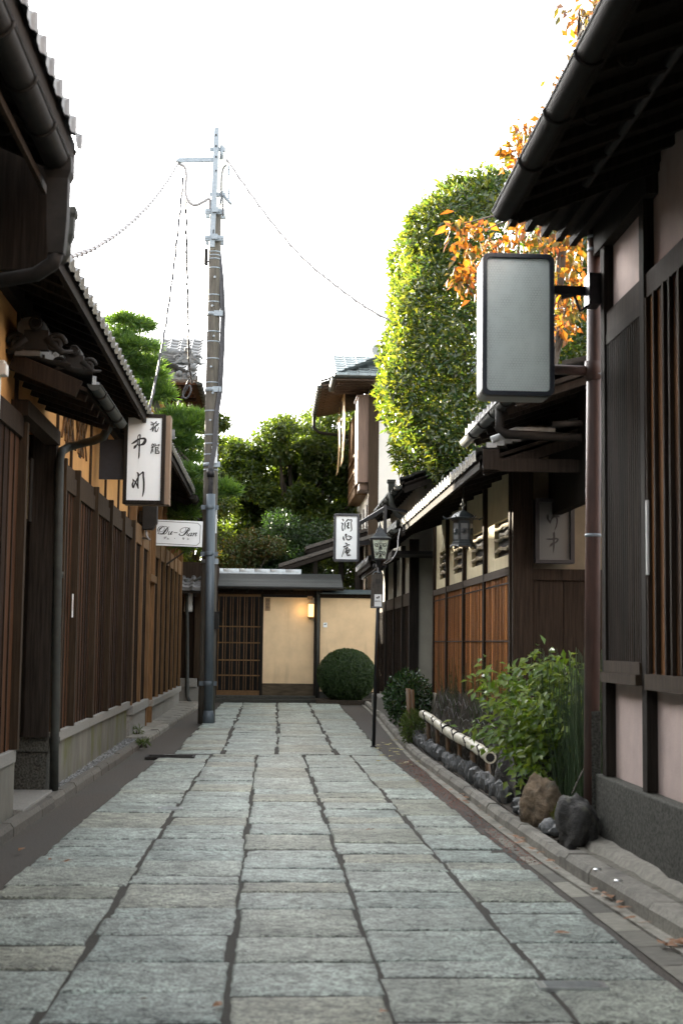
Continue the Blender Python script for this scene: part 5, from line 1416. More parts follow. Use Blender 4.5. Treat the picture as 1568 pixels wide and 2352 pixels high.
mb.tube([q + Vector((-.02, -.12, 0)), q + Vector((-.02, .2, 0))], .16, 18)
for r in (.04, .08, .12, .155): mb.tube([q + Vector((-.02 + r * math.cos(u), -.13, r * math.sin(u))) for u in np.linspace(0, 6.28, 22)], .012, 5)
mb.prism([(q.x - .34, q.y - .1, q.z - .17), (q.x + .3, q.y - .1, q.z - .17), (q.x + .3, q.y - .1, q.z - .36), (q.x - .30, q.y - .1, q.z - .36)], (0, .3, 0)); mb.build("round_ridge_tile", M("pale_ridge_tile", (.34, .35, .35), .5, scale=(12, 12, 12), amt=.2), rj)
# lower lean-to roofs along the front of the house
mb = MB()
for (xa_, ya_), (xb_, yb_), yy, dep in (((640, 1303), (862, 1232), 36.9, 2.4), ((702, 1262), (868, 1212), 37.5, 2.2)):
    p0, p1 = PY(xa_, ya_, yy), PY(xb_, yb_, yy)
    mb.prism([p0, p1, p1 + Vector((0, 0, .09)), p0 + Vector((0, 0, .09))], (0, dep, 0)); mb.prism([p0 + Vector((.06, .02, -.12)), p1 + Vector((.06, .02, -.12)), p1 + Vector((.06, .02, -.02)), p0 + Vector((.06, .02, -.02))], (0, .06, 0), 1)
    for k in range(6): mb.beam(p0 + Vector((0, .1 + k * .4, -.05)), p1 + Vector((0, .1 + k * .4, -.05)), .06, .08, 1)
    mb.box(p0.x + .9, p0.x + 1.02, yy + .3, yy + .42, 2.6, p0.z + .2, 1); mb.box(p1.x - .5, p1.x - .38, yy + .3, yy + .42, 2.6, p1.z - .1, 1)
mb.build("lean_to_roof", [M("lean_to_shingle", (.06, .052, .043), .7, scale=(14, 14, 14), amt=.4), DARKER], J)
for (px, y0p, y1p, yy, w) in ((777, 962, 1085, 41.0, 1.0), (788, 905, 1060, 39.0, 1.2)):
    p0, p1 = PY(px + 3, y0p, yy), PY(px - 2, y1p, yy)
    nm = "reed_blind"
    tt = thing(nm, (p1.x, yy, p1.z), "sunlit reed blind hanging under the eave, the longer one nearer the boxed window" if px == 788 else "sunlit reed blind hanging under the eave, the farther one by the trees", "blind")
    mb = MB(); n = 10
    vs = []
    for i in range(n + 1):
        u = i / n; x = p0.x + (p1.x - p0.x) * u + .03 * math.sin(3 * u); z = p0.z + (p1.z - p0.z) * u
        vs += [(x, yy, z), (x + .015, yy, z), (x + .015, yy + w, z), (x, yy + w, z)]
    fs = []
    for i in range(n):
        for j in range(4): fs.append((i * 4 + j, i * 4 + (j + 1) % 4, (i + 1) * 4 + (j + 1) % 4, (i + 1) * 4 + j))
    mb.add(vs, fs); mb.build("reeds", BLIND, tt)
    mb = MB(); mb.tube([(p0.x, yy - .05, p0.z + .02), (p0.x, yy + w + .05, p0.z + .02)], .025, 8); mb.beam((p0.x, yy + .1, p0.z), (p0.x, yy + .1, p0.z + .35), .015, .015, up=(0, 1, 0)); mb.beam((p0.x, yy + w - .1, p0.z), (p0.x, yy + w - .1, p0.z + .35), .015, .015, up=(0, 1, 0)); mb.build("roller", BLIND, tt)

# ================================================================== LAMP POST AND NOTICE BOARD
lp = PZ(857, 1721); YL = lp.y
t = thing("street_lamp", (lp.x, YL, 0), "slim black lamp post with a tapered rippled glass lantern at the paving's right edge", "street lamp")
zL = lambda y: PY(870, y, YL).z
xl = lambda y: lp.x + (PY(872, 1250, YL).x - lp.x) * (1721 - y) / 471
mb = MB(); mb.tube([(lp.x, YL, 0), (xl(1300), YL, zL(1305))], .026, 12); mb.lathe([(.05, 0), (.045, .04), (.028, .05)], (lp.x, YL, 0), 12); mb.build("post", BLACK, t)
cx = PY(872, 1250, YL).x; k_ = YL / FP
z0, z1, z2, z3 = zL(1285), zL(1238), zL(1214), zL(1197)
mb = MB(); mb.lathe([(.03, zL(1325)), (.045, zL(1318)), (.022, zL(1312)), (.02, zL(1305)), (.035, zL(1298)), (.05, zL(1293)), (.075, zL(1289)), (.105, z0 - .005), (.105, z0 + .005)], (cx, YL, 0), 16)
for sg in (-1, 1):
    mb.tube([Vector((cx + sg * (.06 + .035 * math.cos(u) * (1 - u / 14)), YL - .02, zL(1300) + .035 * math.sin(u) * (1 - u / 14))) for u in np.linspace(-1, 7, 16)], .008, 6)
mb.build("lantern_stem", BLACK, t)
r2 = math.sqrt(2)
rt_, rb_ = 21 * k_, 14 * k_
mb = MB(); mb.lathe([(rb_ * r2, z0), (rt_ * r2, z1)], (cx, YL, 0), 4, sm=False, sq=.5); gl = mb.build("glass", LAMPGLASS, t)
mb = MB()
for sx in (-1, 1):
    for sy in (-1, 1): mb.beam((cx + sx * rb_, YL + sy * rb_, z0 - .01), (cx + sx * rt_, YL + sy * rt_, z1), .022, .022)
for r, z in ((rb_, z0), (rt_, z1 - .008)):
    for sy in (-1, 1): mb.beam((cx - r, YL + sy * r, z), (cx + r, YL + sy * r, z), .02, .024); mb.beam((cx + sy * r, YL - r, z), (cx + sy * r, YL + r, z), .02, .024)
mb.build("cage", BLACK, t)
mb = MB()                                     # scroll work on the faces
for sx, zc, rr in ((-1, .70, .034), (1, .70, .034), (-1, .30, .03), (1, .30, .03)):
    zz = z0 + (z1 - z0) * zc; hw = rb_ + (rt_ - rb_) * zc; yf = YL - hw - .006
    pts = [Vector((cx + sx * hw * .50 + sx * (rr * (1 - u / 11)) * math.cos(u + 2.4), yf, zz + (rr * (1 - u / 11)) * math.sin(u + 2.4))) for u in np.linspace(0, 9, 26)]
    pts = [Vector((cx, yf, zz + .02))] + pts
    mb.tube(pts, .0045, 5)
mb.tube([(cx, YL - rb_ - .006, z0), (cx, YL - rt_ - .004, z1)], .004, 5)
for zc in (.28, .66):
    zz = z0 + (z1 - z0) * zc; hw = rb_ + (rt_ - rb_) * zc; mb.lathe([(.004, -.01), (.012, 0), (.004, .01)], (cx, YL - hw - .008, zz), 8)
    for sx in (-1, 1): mb.tube([(cx, YL - hw - .006, zz), (cx + sx * .012, YL - hw - .006, zz - .04), (cx + sx * .03, YL - hw - .006, zz - .065)], [.008, .006, .003], 5)
mb.build("scrollwork", BLACK, gl)
mb = MB(); mb.lathe([(24.5 * k_ * r2, z1), (24.5 * k_ * r2, z1 + .008), (17 * k_ * r2, z1 + .035), (10 * k_ * r2, z1 + .085), (6.5 * k_ * r2, z2), (5 * k_ * r2, z2 + .01)], (cx, YL, 0), 4, sm=False, sq=.5)
mb.lathe([(.022, z2), (.026, z2 + .015), (.016, z2 + .04), (.003, z3 + .01)], (cx, YL, 0), 10); mb.build("cap", M("lamp_cap", (.03, .034, .036), .4, .5, scale=(20, 20, 20), amt=.3), t)
cable("lamp_cable", [(cx + .05, YL + .02, zL(1298)), PY(899, 1286, YL + .1), PY(912, 1262, YL + .5), PY(914, 1238, YL + 1.2), PY(918, 1215, YL + 1.8)], .008, CABLE, "thin cable looping from the lamp head up to the tiled eave")

yb = YL - .05
a, b = PY(851, 1318, yb), PY(878, 1397, yb)
t = thing("notice_board", ((a.x + b.x) / 2, yb, b.z), "old grey wooden notice board tied to the lamp post with faded black characters", "notice board")
mb = MB(); mb.prism([(a.x + .012, yb, a.z), (b.x + .012, yb, a.z), (b.x, yb, b.z), (a.x, yb, b.z)], (0, .02, 0)); bd = mb.build("board", BOARDGREY, t, bevel=.003)
mb = MB(); mb.box(a.x + .015, b.x - .005, yb - .012, yb, b.z + .012, b.z + .02); mb.tube([(a.x + .03, yb - .004, a.z - .01), (a.x + .05, yb - .01, a.z + .025), ((a.x + b.x) / 2, yb - .02, a.z + .03), (b.x - .04, yb - .01, a.z + .025), (b.x - .005, yb - .004, a.z - .01)], .004, 5); mb.build("tie_wire", GALV, bd)
mid = (a.x + b.x) / 2
text_mesh("静", "faded_character", .085, INK, bd, (mid + .018, yb - .0025, a.z - .115), (1, 0, 0), (0, 0, 1))
text_mesh("か", "faded_character", .042, INK, bd, (mid + .025, yb - .0025, a.z - .19), (1, 0, 0), (0, 0, 1))
text_mesh("に", "faded_character", .042, INK, bd, (mid + .025, yb - .0025, a.z - .232), (1, 0, 0), (0, 0, 1))
text_mesh("石\n塀\n会", "faded_characters", .030, INK, bd, (a.x + .036, yb - .0025, a.z - .165), (1, 0, 0), (0, 0, 1), line=1.0)
n0, n1 = PY(859.5, 1365, yb), PY(876, 1393, yb)
t = thing("paper_notice", ((n0.x + n1.x) / 2, yb, n1.z), "small white no photography notice pasted on the grey board of the lamp post", "notice")
mb = MB(); mb.box(n0.x, n1.x, yb - .006, yb - .003, n1.z, n0.z); pn = mb.build("sheet", SIGNWHITE, t)


def camera_mark(mb, c, s, y):
    """struck-out camera symbol"""
    mb.prism([(c.x - s, y, c.z - s * .6), (c.x + s * .35, y, c.z - s * .6), (c.x - s * .35, y, c.z + s * .25), (c.x - s, y, c.z + s * .2)], (0, -.001, 0)); mb.prism([(c.x, y, c.z + s * .75), (c.x + s * .8, y, c.z + s * .75), (c.x + s * .8, y, c.z - s * .35), (c.x + s * .5, y, c.z - s * .35), (c.x, y, c.z + s * .15)], (0, -.001, 0))


mb = MB(); mw = n1.x - n0.x; mh = n0.z - n1.z; camera_mark(mb, Vector(((n0.x + n1.x) / 2, 0, n0.z - mh * .26)), mw * .24, yb - .0065)
mb.build("camera_symbol", INK, pn)
text_mesh("撮影禁止", "notice_text", mw * .235, INK, pn, ((n0.x + n1.x) / 2, yb - .0075, n0.z - mh * .58), (1, 0, 0), (0, 0, 1))

# ================================================================== GATE AND WALL AT THE LANE'S END
YG = 36.0
gx = lambda px, py=1500: PY(px, py, YG).x
gz = lambda py, px=650: PY(px, py, YG).z
K = thing("gate_house", (gx(600), YG, 0), "gate with a lattice sliding door, cream panel and batten roof at the lane's end", "gate")
xL, xR = gx(462), gx(722)
zt, zd = gz(1366), gz(1606)
mb = MB(); mb.box(gx(603), gx(720), YG, YG + .08, gz(1570), gz(1372)); mb.build("plaster_panel", CREAM, K)
mb = MB(); mb.box(gx(603), gx(720), YG - .03, YG + .08, zd, gz(1571)); mb.build("low_panel", DOORWOOD, K)
mb = MB(); mb.box(gx(720), gx(734), YG - .1, YG + .12, .02, gz(1352)); mb.build("post", DARKER, K)
mb = MB(); mb.tube([PY(731, 1352, YG - .16), PY(727, 1618, YG - .16)], .035, 10); mb.lathe([(.06, .08), (.06, -.02), (.038, -.08)], PY(731, 1366, YG - .16), 4, sm=False, sq=.5); mb.build("downpipe", GUTTERG, K)
MB().box(gx(597), gx(603.5), YG - .05, YG + .1, zd, zt).build("door_stile", DARKER, K); MB().box(xL - .12, xL, YG - .06, YG + .1, .02, zt).build("door_stile", DARKER, K)
mb = MB(); mb.box(xL - .1, gx(720), YG - .07, YG + .12, zt, gz(1352)); mb.build("lintel", DARK, K)
mb = MB()
x = xL
k = 0
while x < gx(596):
    mb.box(x, x + .017, YG - .01, YG + .015, zd + .22, zt - .02); k += 1; x += .062 if k % 2 else .115
for y in (1440, 1477, 1517, 1552, 1588): mb.box(xL, gx(597), YG + .002, YG + .012, gz(y) - .02, gz(y) + .012)
mb.box(xL, gx(597), YG - .02, YG + .02, zd, zd + .17); mb.box(xL, gx(597), YG - .015, YG + .02, zt - .06, zt - .001); mb.build("lattice_door", LATTICEW, K)
mb = MB(); mb.box(xL - .2, gx(734), YG - .62, YG + .2, 0, .10); mb.box(xL - .2, gx(725), YG - .35, YG + .2, .102, .17); mb.build("stone_step", GRANDARK, K, bevel=.01)
zr0, zr1 = gz(1350), PY(600, 1318, YG + .75).z
mb = MB(); n = 13
for i in range(n):
    u0, u1 = i / n, (i + 1) / n
    y0_, y1_ = YG - .42 + 1.25 * u0, YG - .42 + 1.25 * u1; za, zb_ = zr0 + (zr1 - zr0) * u0, zr0 + (zr1 - zr0) * u1
    mb.prism([(xL - .35, y0_, za), (xL - .35, y1_ + .03, zb_ + .005), (xL - .35, y1_ + .03, zb_ + .022), (xL - .35, y0_, za + .022)], (gx(784) - xL + .35, 0, 0))
rg = mb.build("roof", COPROOF, K)
mb = MB(); mb.box(xL - .3, gx(770), YG - .40, YG + .9, zr0 - .06, zr0 - .015); mb.box(xL - .3, gx(784), YG - .41, YG - .36, zr0 - .05, zr0)
for k in range(9): mb.box(xL + k * .37, xL + k * .37 + .05, YG - .38, YG + .3, zr0 - .13, zr0 - .062)
mb.build("soffit", DARKER, K)
gutter_mb((xL - .3, YG - .47, zr0 - .02), (gx(785), YG - .47, zr0 - .02), .05).build("gutter", GUTTER, K)
mb = MB(); x = xL - .3
while x < gx(690) - .1:
    mb.tube([(x + .006, YG + .86, zr1 + .06), (x + .395, YG + .86, zr1 + .06)], .075, 12); x += .4
mb.box(xL - .3, gx(690), YG + .78, YG + .95, zr1 - .03, zr1 + .05); mb.build("ridge_tile", M("silver_tile", (.42, .46, .48), .5, scale=(10, 10, 10), amt=.2, isl=.12), rg)
mb = MB(); mb.box(xL - .4, gx(720), YG + 1.6, YG + 1.7, 0, 3.0); mb.box(xL - .4, gx(860), YG + .5, YG + .6, 0, 2.3); mb.build("dark_backing", DARKIN, K)  # near-black sheets added to stand in for the dark garden behind the lattice
# little lit lamp
a, b = PY(707, 1386, YG - .16), PY(721, 1418, YG - .16)
t = thing("lit_wall_lamp", ((a.x + b.x) / 2, YG - .1, b.z), "small glowing amber box lamp on the cream panel beside the gate post", "wall lamp")
mb = MB(); mb.box(a.x + .012, b.x - .004, YG - .16, YG - .02, b.z + .014, a.z - .014); mb.build("shade", GLOW, t)
mb = MB(); mb.box(a.x, b.x, YG - .17, YG - .01, a.z - .012, a.z); mb.box(a.x, b.x, YG - .17, YG - .01, b.z, b.z + .012)
for xx in (a.x, b.x - .01): mb.box(xx, xx + .01, YG - .17, YG - .158, b.z + .013, a.z - .013)
mb.box(a.x, a.x + .01, YG - .157, YG - .01, b.z + .013, a.z - .013); mb.build("frame", BLACK, t)
lmp = bpy.data.lights.new("lamp_light", 'POINT'); lmp.energy = .35; lmp.color = (1, .62, .25); lmp.shadow_soft_size = .05
lo_ = bpy.data.objects.new("lamp_light", lmp); sc.collection.objects.link(lo_); lo_.location = (a.x - .14, YG - .2, (a.z + b.z) / 2)
for nm, pa, pb_, lab, s in (("name_plaque", (609, 1373), (620.5, 1403), "narrow wooden name plaque with brushed characters on the cream gate panel", "月\nの\n舟"),):
    a, b = PY(*pa, YG - .02), PY(*pb_, YG - .02)
    t = thing(nm, ((a.x + b.x) / 2, YG - .02, b.z), lab, "plaque")
    mb = MB(); mb.box(a.x, b.x, YG - .02, YG - .002, b.z, a.z); q = mb.build("board", PLANTW, t, bevel=.003)
    text_mesh(s, "brushed_characters", .085, INK, q, ((a.x + b.x) / 2, YG - .023, (a.z + b.z) / 2), (1, 0, 0), (0, 0, 1), line=1.0)
a, b = PY(706, 1369, YG), PY(718, 1377, YG)
mb = MB(); mb.box(a.x, b.x, YG - .05, YG - .002, b.z, a.z); tag(mb.build("door_chime_box", PLANTW, loc=(a.x, YG, b.z)), "small pale box under the lintel above the amber lamp", "box")
Wt = thing("garden_wall", (gx(800), YG - .1, 0), "cream plaster garden wall with a dark metal coping beside the gate", "garden wall")
mb = MB(); mb.box(gx(734), gx(878), YG - .02, YG + .3, .28, gz(1372)); mb.build("plaster", CREAM, Wt)
mb = MB(); mb.box(gx(734), gx(880), YG - .03, YG + .31, 0, .28); mb.build("base", GRANDARK, Wt)
mb = MB(); mb.box(gx(734), gx(880), YG - .04, YG + .3, gz(1372), gz(1363)); mb.build("board", DARK, Wt)
mb = MB(); mb.prism([(gx(733), YG - .2, gz(1361)), (gx(733), YG + .15, gz(1352)), (gx(733), YG + .5, gz(1361)), (gx(733), YG + .5, gz(1363)), (gx(733), YG - .2, gz(1363))], (gx(882) - gx(733), 0, 0)); mb.build("coping", M("coping_metal", (.085, .11, .115), .4, .4, scale=(6, 6, 6), amt=.25), Wt)
a, b = PY(742.5, 1430, YG - .03), PY(751, 1441, YG - .03)
t = thing("wall_notice", ((a.x + b.x) / 2, YG - .03, b.z), "tiny white camera notice on the cream garden wall", "notice")
mb = MB(); mb.box(a.x, b.x, YG - .034, YG - .022, b.z, a.z); q = mb.build("sheet", SIGNWHITE, t)
mb = MB(); camera_mark(mb, Vector(((a.x + b.x) / 2, 0, (a.z + b.z) / 2 + .015)), .028, YG - .0345); mb.build("camera_symbol", INK, q)

# ================================================================== GARDEN AT THE RIGHT KERB
from mathutils import noise as mn
import bmesh


def rock(name, c, r, seed, mat, rough=.35, parent=None, sub=3, flat=.25):
    bm = bmesh.new(); bmesh.ops.create_icosphere(bm, subdivisions=sub, radius=1)
    for v in bm.verts:
        p = v.co.copy(); n = mn.noise(p * 1.0 + Vector((seed * 3.1, seed, 0))) * rough * 1.1 + mn.noise(p * 2.3 + Vector((seed, 7, seed))) * rough * .5 - abs(mn.noise(p * 4.0 + Vector((seed, 2, 1)))) * rough * .35 + mn.noise(p * 9 + Vector((seed, 2, 1))) * rough * .16
        p *= 1 + n
        if p.z < -1 + flat: p.z = -1 + flat
        v.co = Vector((p.x * r[0], p.y * r[1], p.z * r[2]))
    me = bpy.data.meshes.new(name); bm.to_mesh(me); bm.free()
    for p in me.polygons: p.use_smooth = sub > 2
    me.materials.append(mat)
    o = bpy.data.objects.new(name, me); sc.collection.objects.link(o); o.location = c
    if parent: o.parent = parent; o.location = Vector(c) - root_loc(parent)
    return o


tag(rock("boulder", (2.17, 11.35, .25), (.155, .23, .24), 3, ROCKBR, sub=4), "tan rugged boulder leaning under the green shrub", "rock")
tag(rock("boulder", (2.19, 10.12, .21), (.14, .2, .24), 8, ROCKDK, sub=4), "large black boulder against the granite corner slab", "rock")
tag(rock("boulder", (2.20, 13.3, .32), (.10, .16, .22), 5, ROCKDK), "dark upright boulder below the near end of the bamboo rail", "rock")
tag(rock("boulder", (2.42, 11.9, .2), (.16, .2, .14), 12, ROCKDK), "low dark stone in the shade behind the tan boulder", "rock")
y = 12.7
k = 0
while y < 20.6:
    k += 1
    h = random.uniform(.085, .135)
    o = rock("edging_stone", (lerp_line(KR, y) + .19 + random.uniform(-.012, .012), y, .09 + h * .6), (random.uniform(.05, .075), random.uniform(.062, .095), h), k * 1.7, EDGEST, .4, sub=2, flat=.2)
    o.rotation_euler = (random.uniform(-.1, .1), random.uniform(-.25, .05), random.uniform(-.3, .3))
    tag(o, "small upright blue grey stone in the edging row behind the right kerb", "stone", "edging stones behind the right kerb")
    y += random.uniform(.125, .19)
for k, (x, y, r) in enumerate(((2.16, 12.35, .07), (2.18, 12.1, .08), (2.13, 11.85, .06), (2.2, 12.55, .06), (2.12, 10.75, .085), (2.15, 10.58, .075), (2.25, 10.7, .09), (2.1, 12.0, .05), (2.12, 10.9, .055))):
    tag(rock("edging_stone", (x, y, .10 + r * .5), (r, r * 1.2, r * .8), 30 + k, EDGEST, .4, sub=2), "small rounded grey stone lying between the boulders and the kerb", "stone", "loose stones by the boulders")

# bamboo rail on stakes
b0, b1 = Vector((2.13, 13.75, .42)), Vector((2.12, 19.7, .53))
t = thing("bamboo_rail", (2.13, 16.7, .1), "pale bamboo rail tied with black rope along the planting bed", "bamboo fence")
mb = MB(); pts, rs = [], []
for k in range(34):
    u = k / 33; pts.append(b0.lerp(b1, u) + Vector((0, 0, .012 * math.sin(u * 9)))); rs.append(.057 * (1.07 if k % 4 == 0 else 1))
mb.tube(pts, rs, 14); mb.build("pole", BAMBOO, t)
mb = MB(); mb.lathe([(.001, 0), (.04, 0)], (0, 0, 0), 4) if False else None
d = (b0 - b1).normalized(); mb.tube([b0 + d * .002, b0 + d * .004], .043, 14); mb.build("hollow_end", DARKIN, t)
for k in range(6):
    u = .06 + k * .165; q = b0.lerp(b1, u)
    mb = MB(); mb.tube([q + d * .025, q - d * .025], .064, 12); mb.tube([q + Vector((-.06, 0, .02)), q + Vector((-.075, .03, .07)), q + Vector((-.05, .05, .09))], .008, 5); mb.build("rope_tie", ROPE, t)
for k in range(6):
    q = b0.lerp(b1, .04 + k * .175); mb = MB(); mb.tube([Vector((q.x + .03, q.y, .08)), Vector((q.x + .01, q.y, q.z - .03))], .026, 10); mb.build("stake", BAMBOOBR, t)
t = thing("split_bamboo_post", (2.05, 20.6, .1), "split bamboo post standing at the far end of the rail", "post")
mb = MB()
for dx_, h in ((0, .86), (.06, .84)): mb.tube([(2.03 + dx_, 20.6 + dx_, .05), (2.0 + dx_, 20.62 + dx_, h)], .034, 10)
mb.build("cane", BAMBOOBR, t)


def brushwood(name, label, n, fn, mat, wire=None):
    t = thing(name, fn(.5, .5)[0], label, "brushwood screen")
    mb = MB()
    for i in range(n):
        u, v = random.random(), random.random(); a, b = fn(u, v); a, b = Vector(a), Vector(b)
        b += Vector((random.uniform(-.03, .03), random.uniform(-.06, .06), random.uniform(-.08, .1)))
        mb.tube([a, a.lerp(b, .5) + Vector((random.uniform(-.012, .012), random.uniform(-.012, .012), 0)), b], [.006, .005, .0025], 3, cap=False)
    mb.build("twigs", mat, t)
    if wire: wire(t)
    return t


def wire1(t):
    mb = MB()
    for r in range(5):
        z = .22 + r * .14; pts = [Vector((2.20 + .03 * r, 14.2 + k * .22, z + (.035 if k % 2 else -.035) + random.uniform(-.04, .04))) for k in range(26)]
        mb.tube(pts, .0022, 4)
        for k in range(0, 26, 3):
            mb.tube([pts[k + r % 2 if k + r % 2 < 26 else k], pts[k] + Vector((.03, random.uniform(-.06, .08), .09))], .0022, 4)
    mb.build("chicken_wire", WIRE, t)


brushwood("brushwood_screen", "leaning grey brushwood wrapped in chicken wire behind the bamboo rail", 1500,
          lambda u, v: ((2.22 + .12 * v, 14.2 + 6.2 * u, .12), (2.40 + .10 * v, 14.35 + 6.3 * u, .72 + .12 * v)), REED, wire1)


def wire2(t):
    mb = MB()
    for z in (.3, .5, .7): mb.tube([Vector((2.38 + .2 * math.cos(a), 12.6 + .25 * math.sin(a), z)) for a in np.linspace(2.0, 5.6, 14)], .004, 4)
    mb.build("binding_wire", WIRE, t)


brushwood("brushwood_bundle", "black bundled brushwood sleeve standing near the tan boulder", 1100,
          lambda u, v: ((2.38 + .19 * math.cos(6.28 * u) * (.9 + .1 * v), 12.6 + .24 * math.sin(6.28 * u), .1), (2.38 + .17 * math.cos(6.28 * u + .15), 12.6 + .22 * math.sin(6.28 * u + .15), .78 + .05 * v)), REEDDK, wire2)


def stems(name, loc, label, cat, n, xr, yr, hr, lean, mat, r=.006, group=None):
    t = thing(name, loc, label, cat, group); mb = MB()
    for i in range(n):
        x, y = random.uniform(*xr), random.uniform(*yr); h = random.uniform(*hr); lx, ly = random.gauss(0, lean), random.gauss(0, lean)
        mb.tube([(x, y, .08), (x + lx * .4, y + ly * .4, h * .5), (x + lx, y + ly, h)], [r, r * .9, r * .4], 4, cap=False)
    mb.build("stems", mat, t)
    return t


stems("horsetail", (2.5, 11, .1), "dense clump of dark green horsetail beside the granite corner slab", "plant", 330, (2.30, 2.62), (10.55, 12.3), (.75, 1.5), .08, STEMG, .0065)
stems("horsetail", (2.45, 17, .1), "thin scattered horsetail stems in front of the cedar boards", "plant", 170, (2.36, 2.58), (14.4, 19.6), (.75, 1.35), .12, STEMG, .006)
tt = stems("dry_grass", (2.2, 16, .1), "dry straw coloured grass at the foot of the bamboo rail", "grass", 420, (2.08, 2.28), (13.4, 19.8), (.14, .32), .09, REED, .004)

# bright shrub reaching over the bed
t = thing("garden_shrub", (2.42, 11.9, .1), "bright green arching shrub spreading before the cedar house", "shrub")
mb = MB(); P, D, N = [], [], []
rs_ = random.Random(5)
ends = []
for (px, py, yy) in ((1075, 1665, 12.6), (1095, 1560, 12.8), (1130, 1600, 12.4), (1160, 1640, 12.2), (1120, 1530, 12.9), (1200, 1515, 12.3), (1240, 1500, 12.0), (1280, 1505, 11.8), (1310, 1545, 11.6), (1330, 1600, 11.5), (1270, 1560, 11.9), (1225, 1560, 12.2), (1180, 1580, 12.5), (1250, 1620, 11.7), (1210, 1670, 11.9), (1195, 1740, 11.7), (1200, 1790, 11.5), (1150, 1680, 12.1), (1290, 1640, 11.5), (1320, 1680, 11.4), (1240, 1690, 11.6), (1165, 1560, 12.6), (1295, 1530, 11.9), (1110, 1690, 12.4), (1260, 1535, 12.2), (1230, 1600, 11.5), (1190, 1620, 11.8), (1275, 1590, 12.3), (1160, 1720, 11.9), (1235, 1735, 11.6)):
    ends.append(PY(px, py, yy))
for e in ends:
    base = Vector((2.42 + rs_.uniform(-.1, .1), 11.9 + rs_.uniform(-.3, .3), .1)); m_ = base.lerp(e, .55) + Vector((.05, 0, .22))
    pts = [base, base.lerp(m_, .5) + Vector((.02, 0, .08)), m_, m_.lerp(e, .6) + Vector((0, 0, .03)), e]
    mb.tube(pts, [.007, .006, .005, .0035, .002], 5)
    for k in range(66):
        u = rs_.uniform(.45, 1.0); i = min(3, int(u * 4)); q = pts[i].lerp(pts[i + 1], u * 4 - i)
        off = Vector((rs_.gauss(0, .075), rs_.gauss(0, .09), rs_.gauss(0, .06)))
        P.append(q + off); D.append(Vector((off.x * 4 + rs_.gauss(-.12, .3), rs_.gauss(-.2, .4), rs_.gauss(-.25, .3)))); N.append(Vector((rs_.gauss(0, .4), rs_.gauss(-.4, .4), 1)))
n = len(P)
mb.build("branches", BARK, t)
leaf_mesh("foliage", np.array(P), np.array(D), np.array(N), .088 * (.7 + .6 * rng.random(n)), .043 * (.75 + .5 * rng.random(n)), NANDLF, t)
# a trailing sprig by the slab
cable("stick", [(2.36, 10.6, .62), (2.28, 10.5, .52), (2.22, 10.45, .42)], .006, REED, "bare pale twig leaning on the corner slab")
sc.objects["stick"]["category"] = "twig"

# glossy dark shrub and a fern at the far end of the bed
def shrub(name, c, r, n, L, W, mat, label, cat="shrub", flat=True, stems_=5, shell=.35, smooth=False):
    t = thing(name, (c[0], c[1], .05), label, cat)
    d = rnd_unit(n); q = 1 - np.abs(rng.normal(0, shell, (n, 1))).clip(0, .9); bump = np.array([[1 + .16 * mn.noise(Vector(v) * 2.3 + Vector((c[0], 0, c[1])))] for v in d])
    P = np.array(c) + d * q * bump * np.array(r)
    P[:, 2] = np.maximum(P[:, 2], .1)
    if smooth: P = np.array(c) + d * q * (.97 + .03 * bump) * np.array(r)
    D = d * (.35 if smooth else .7) + rnd_unit(n) * .7 + np.array([0, 0, .2]); N = d * (1.6 if smooth else 1) + rnd_unit(n) * .5
    leaf_mesh("foliage", P, D, N, L * (.7 + .6 * rng.random(n)), W * (.7 + .6 * rng.random(n)), mat, t)
    if smooth:
        d2 = rnd_unit(7000); P2 = np.array(c) + d2 * (.72 + .16 * rng.random((7000, 1))) * np.array(r); P2[:, 2] = np.maximum(P2[:, 2], .1)
        leaf_mesh("inner_foliage", P2, d2 * .3 + rnd_unit(7000), d2 * 1.5 + rnd_unit(7000) * .4, .085, .06, mat, t)
    mb = MB()
    for k in range(stems_):
        a = 6.28 * k / stems_; mb.tube([(c[0] + .06 * math.cos(a), c[1] + .06 * math.sin(a), .05), (c[0] + r[0] * .3 * math.cos(a), c[1] + r[1] * .3 * math.sin(a), c[2] * .7), (c[0] + r[0] * .6 * math.cos(a + .2), c[1] + r[1] * .6 * math.sin(a + .2), c[2] + r[2] * .3)], [.022, .016, .006], 6)
    mb.build("stems", BARK, t)
    return t


shrub("camellia_shrub", (2.2, 22.6, .62), (.38, .5, .46), 2600, .075, .034, CAMLF, "dark glossy rounded shrub by the split bamboo post")
shrub("fern_shrub", (2.05, 20.5, .3), (.16, .3, .26), 1500, .06, .014, FERN, "feathery light green fern drooping over the kerb by the split bamboo post", "fern")
shrub("moss_mound", (2.30, 10.85, .2), (.14, .25, .12), 1800, .022, .012, MOSS, "low mossy mound between the two boulders", "moss", stems_=3, shell=.1)
shrub("grass_tuft", (-1.72, 19.9, .06), (.07, .12, .09), 90, .09, .012, FERN, "small green weed growing at the left kerb near the drain", "weed", stems_=3)
shrub("grass_tuft", (-1.98, 21.9, .12), (.06, .1, .08), 70, .08, .012, FERN, "small weed at the foot of the second stone base", "weed", stems_=3)
# clipped dome
cB = PY(796, 1552, 35.1)
shrub("dome_shrub", (cB.x, 35.1, cB.z), (.72, .62, .66), 26000, .036, .024, BUSHLF, "clipped dome shaped shrub in front of the cream garden wall", stems_=9, shell=.045, smooth=True)
mb = MB(); mb.box(cB.x - .75, cB.x + .85, 34.75, 35.9, 0, .12); tag(mb.build("planting_bed", SOIL), kind="structure")

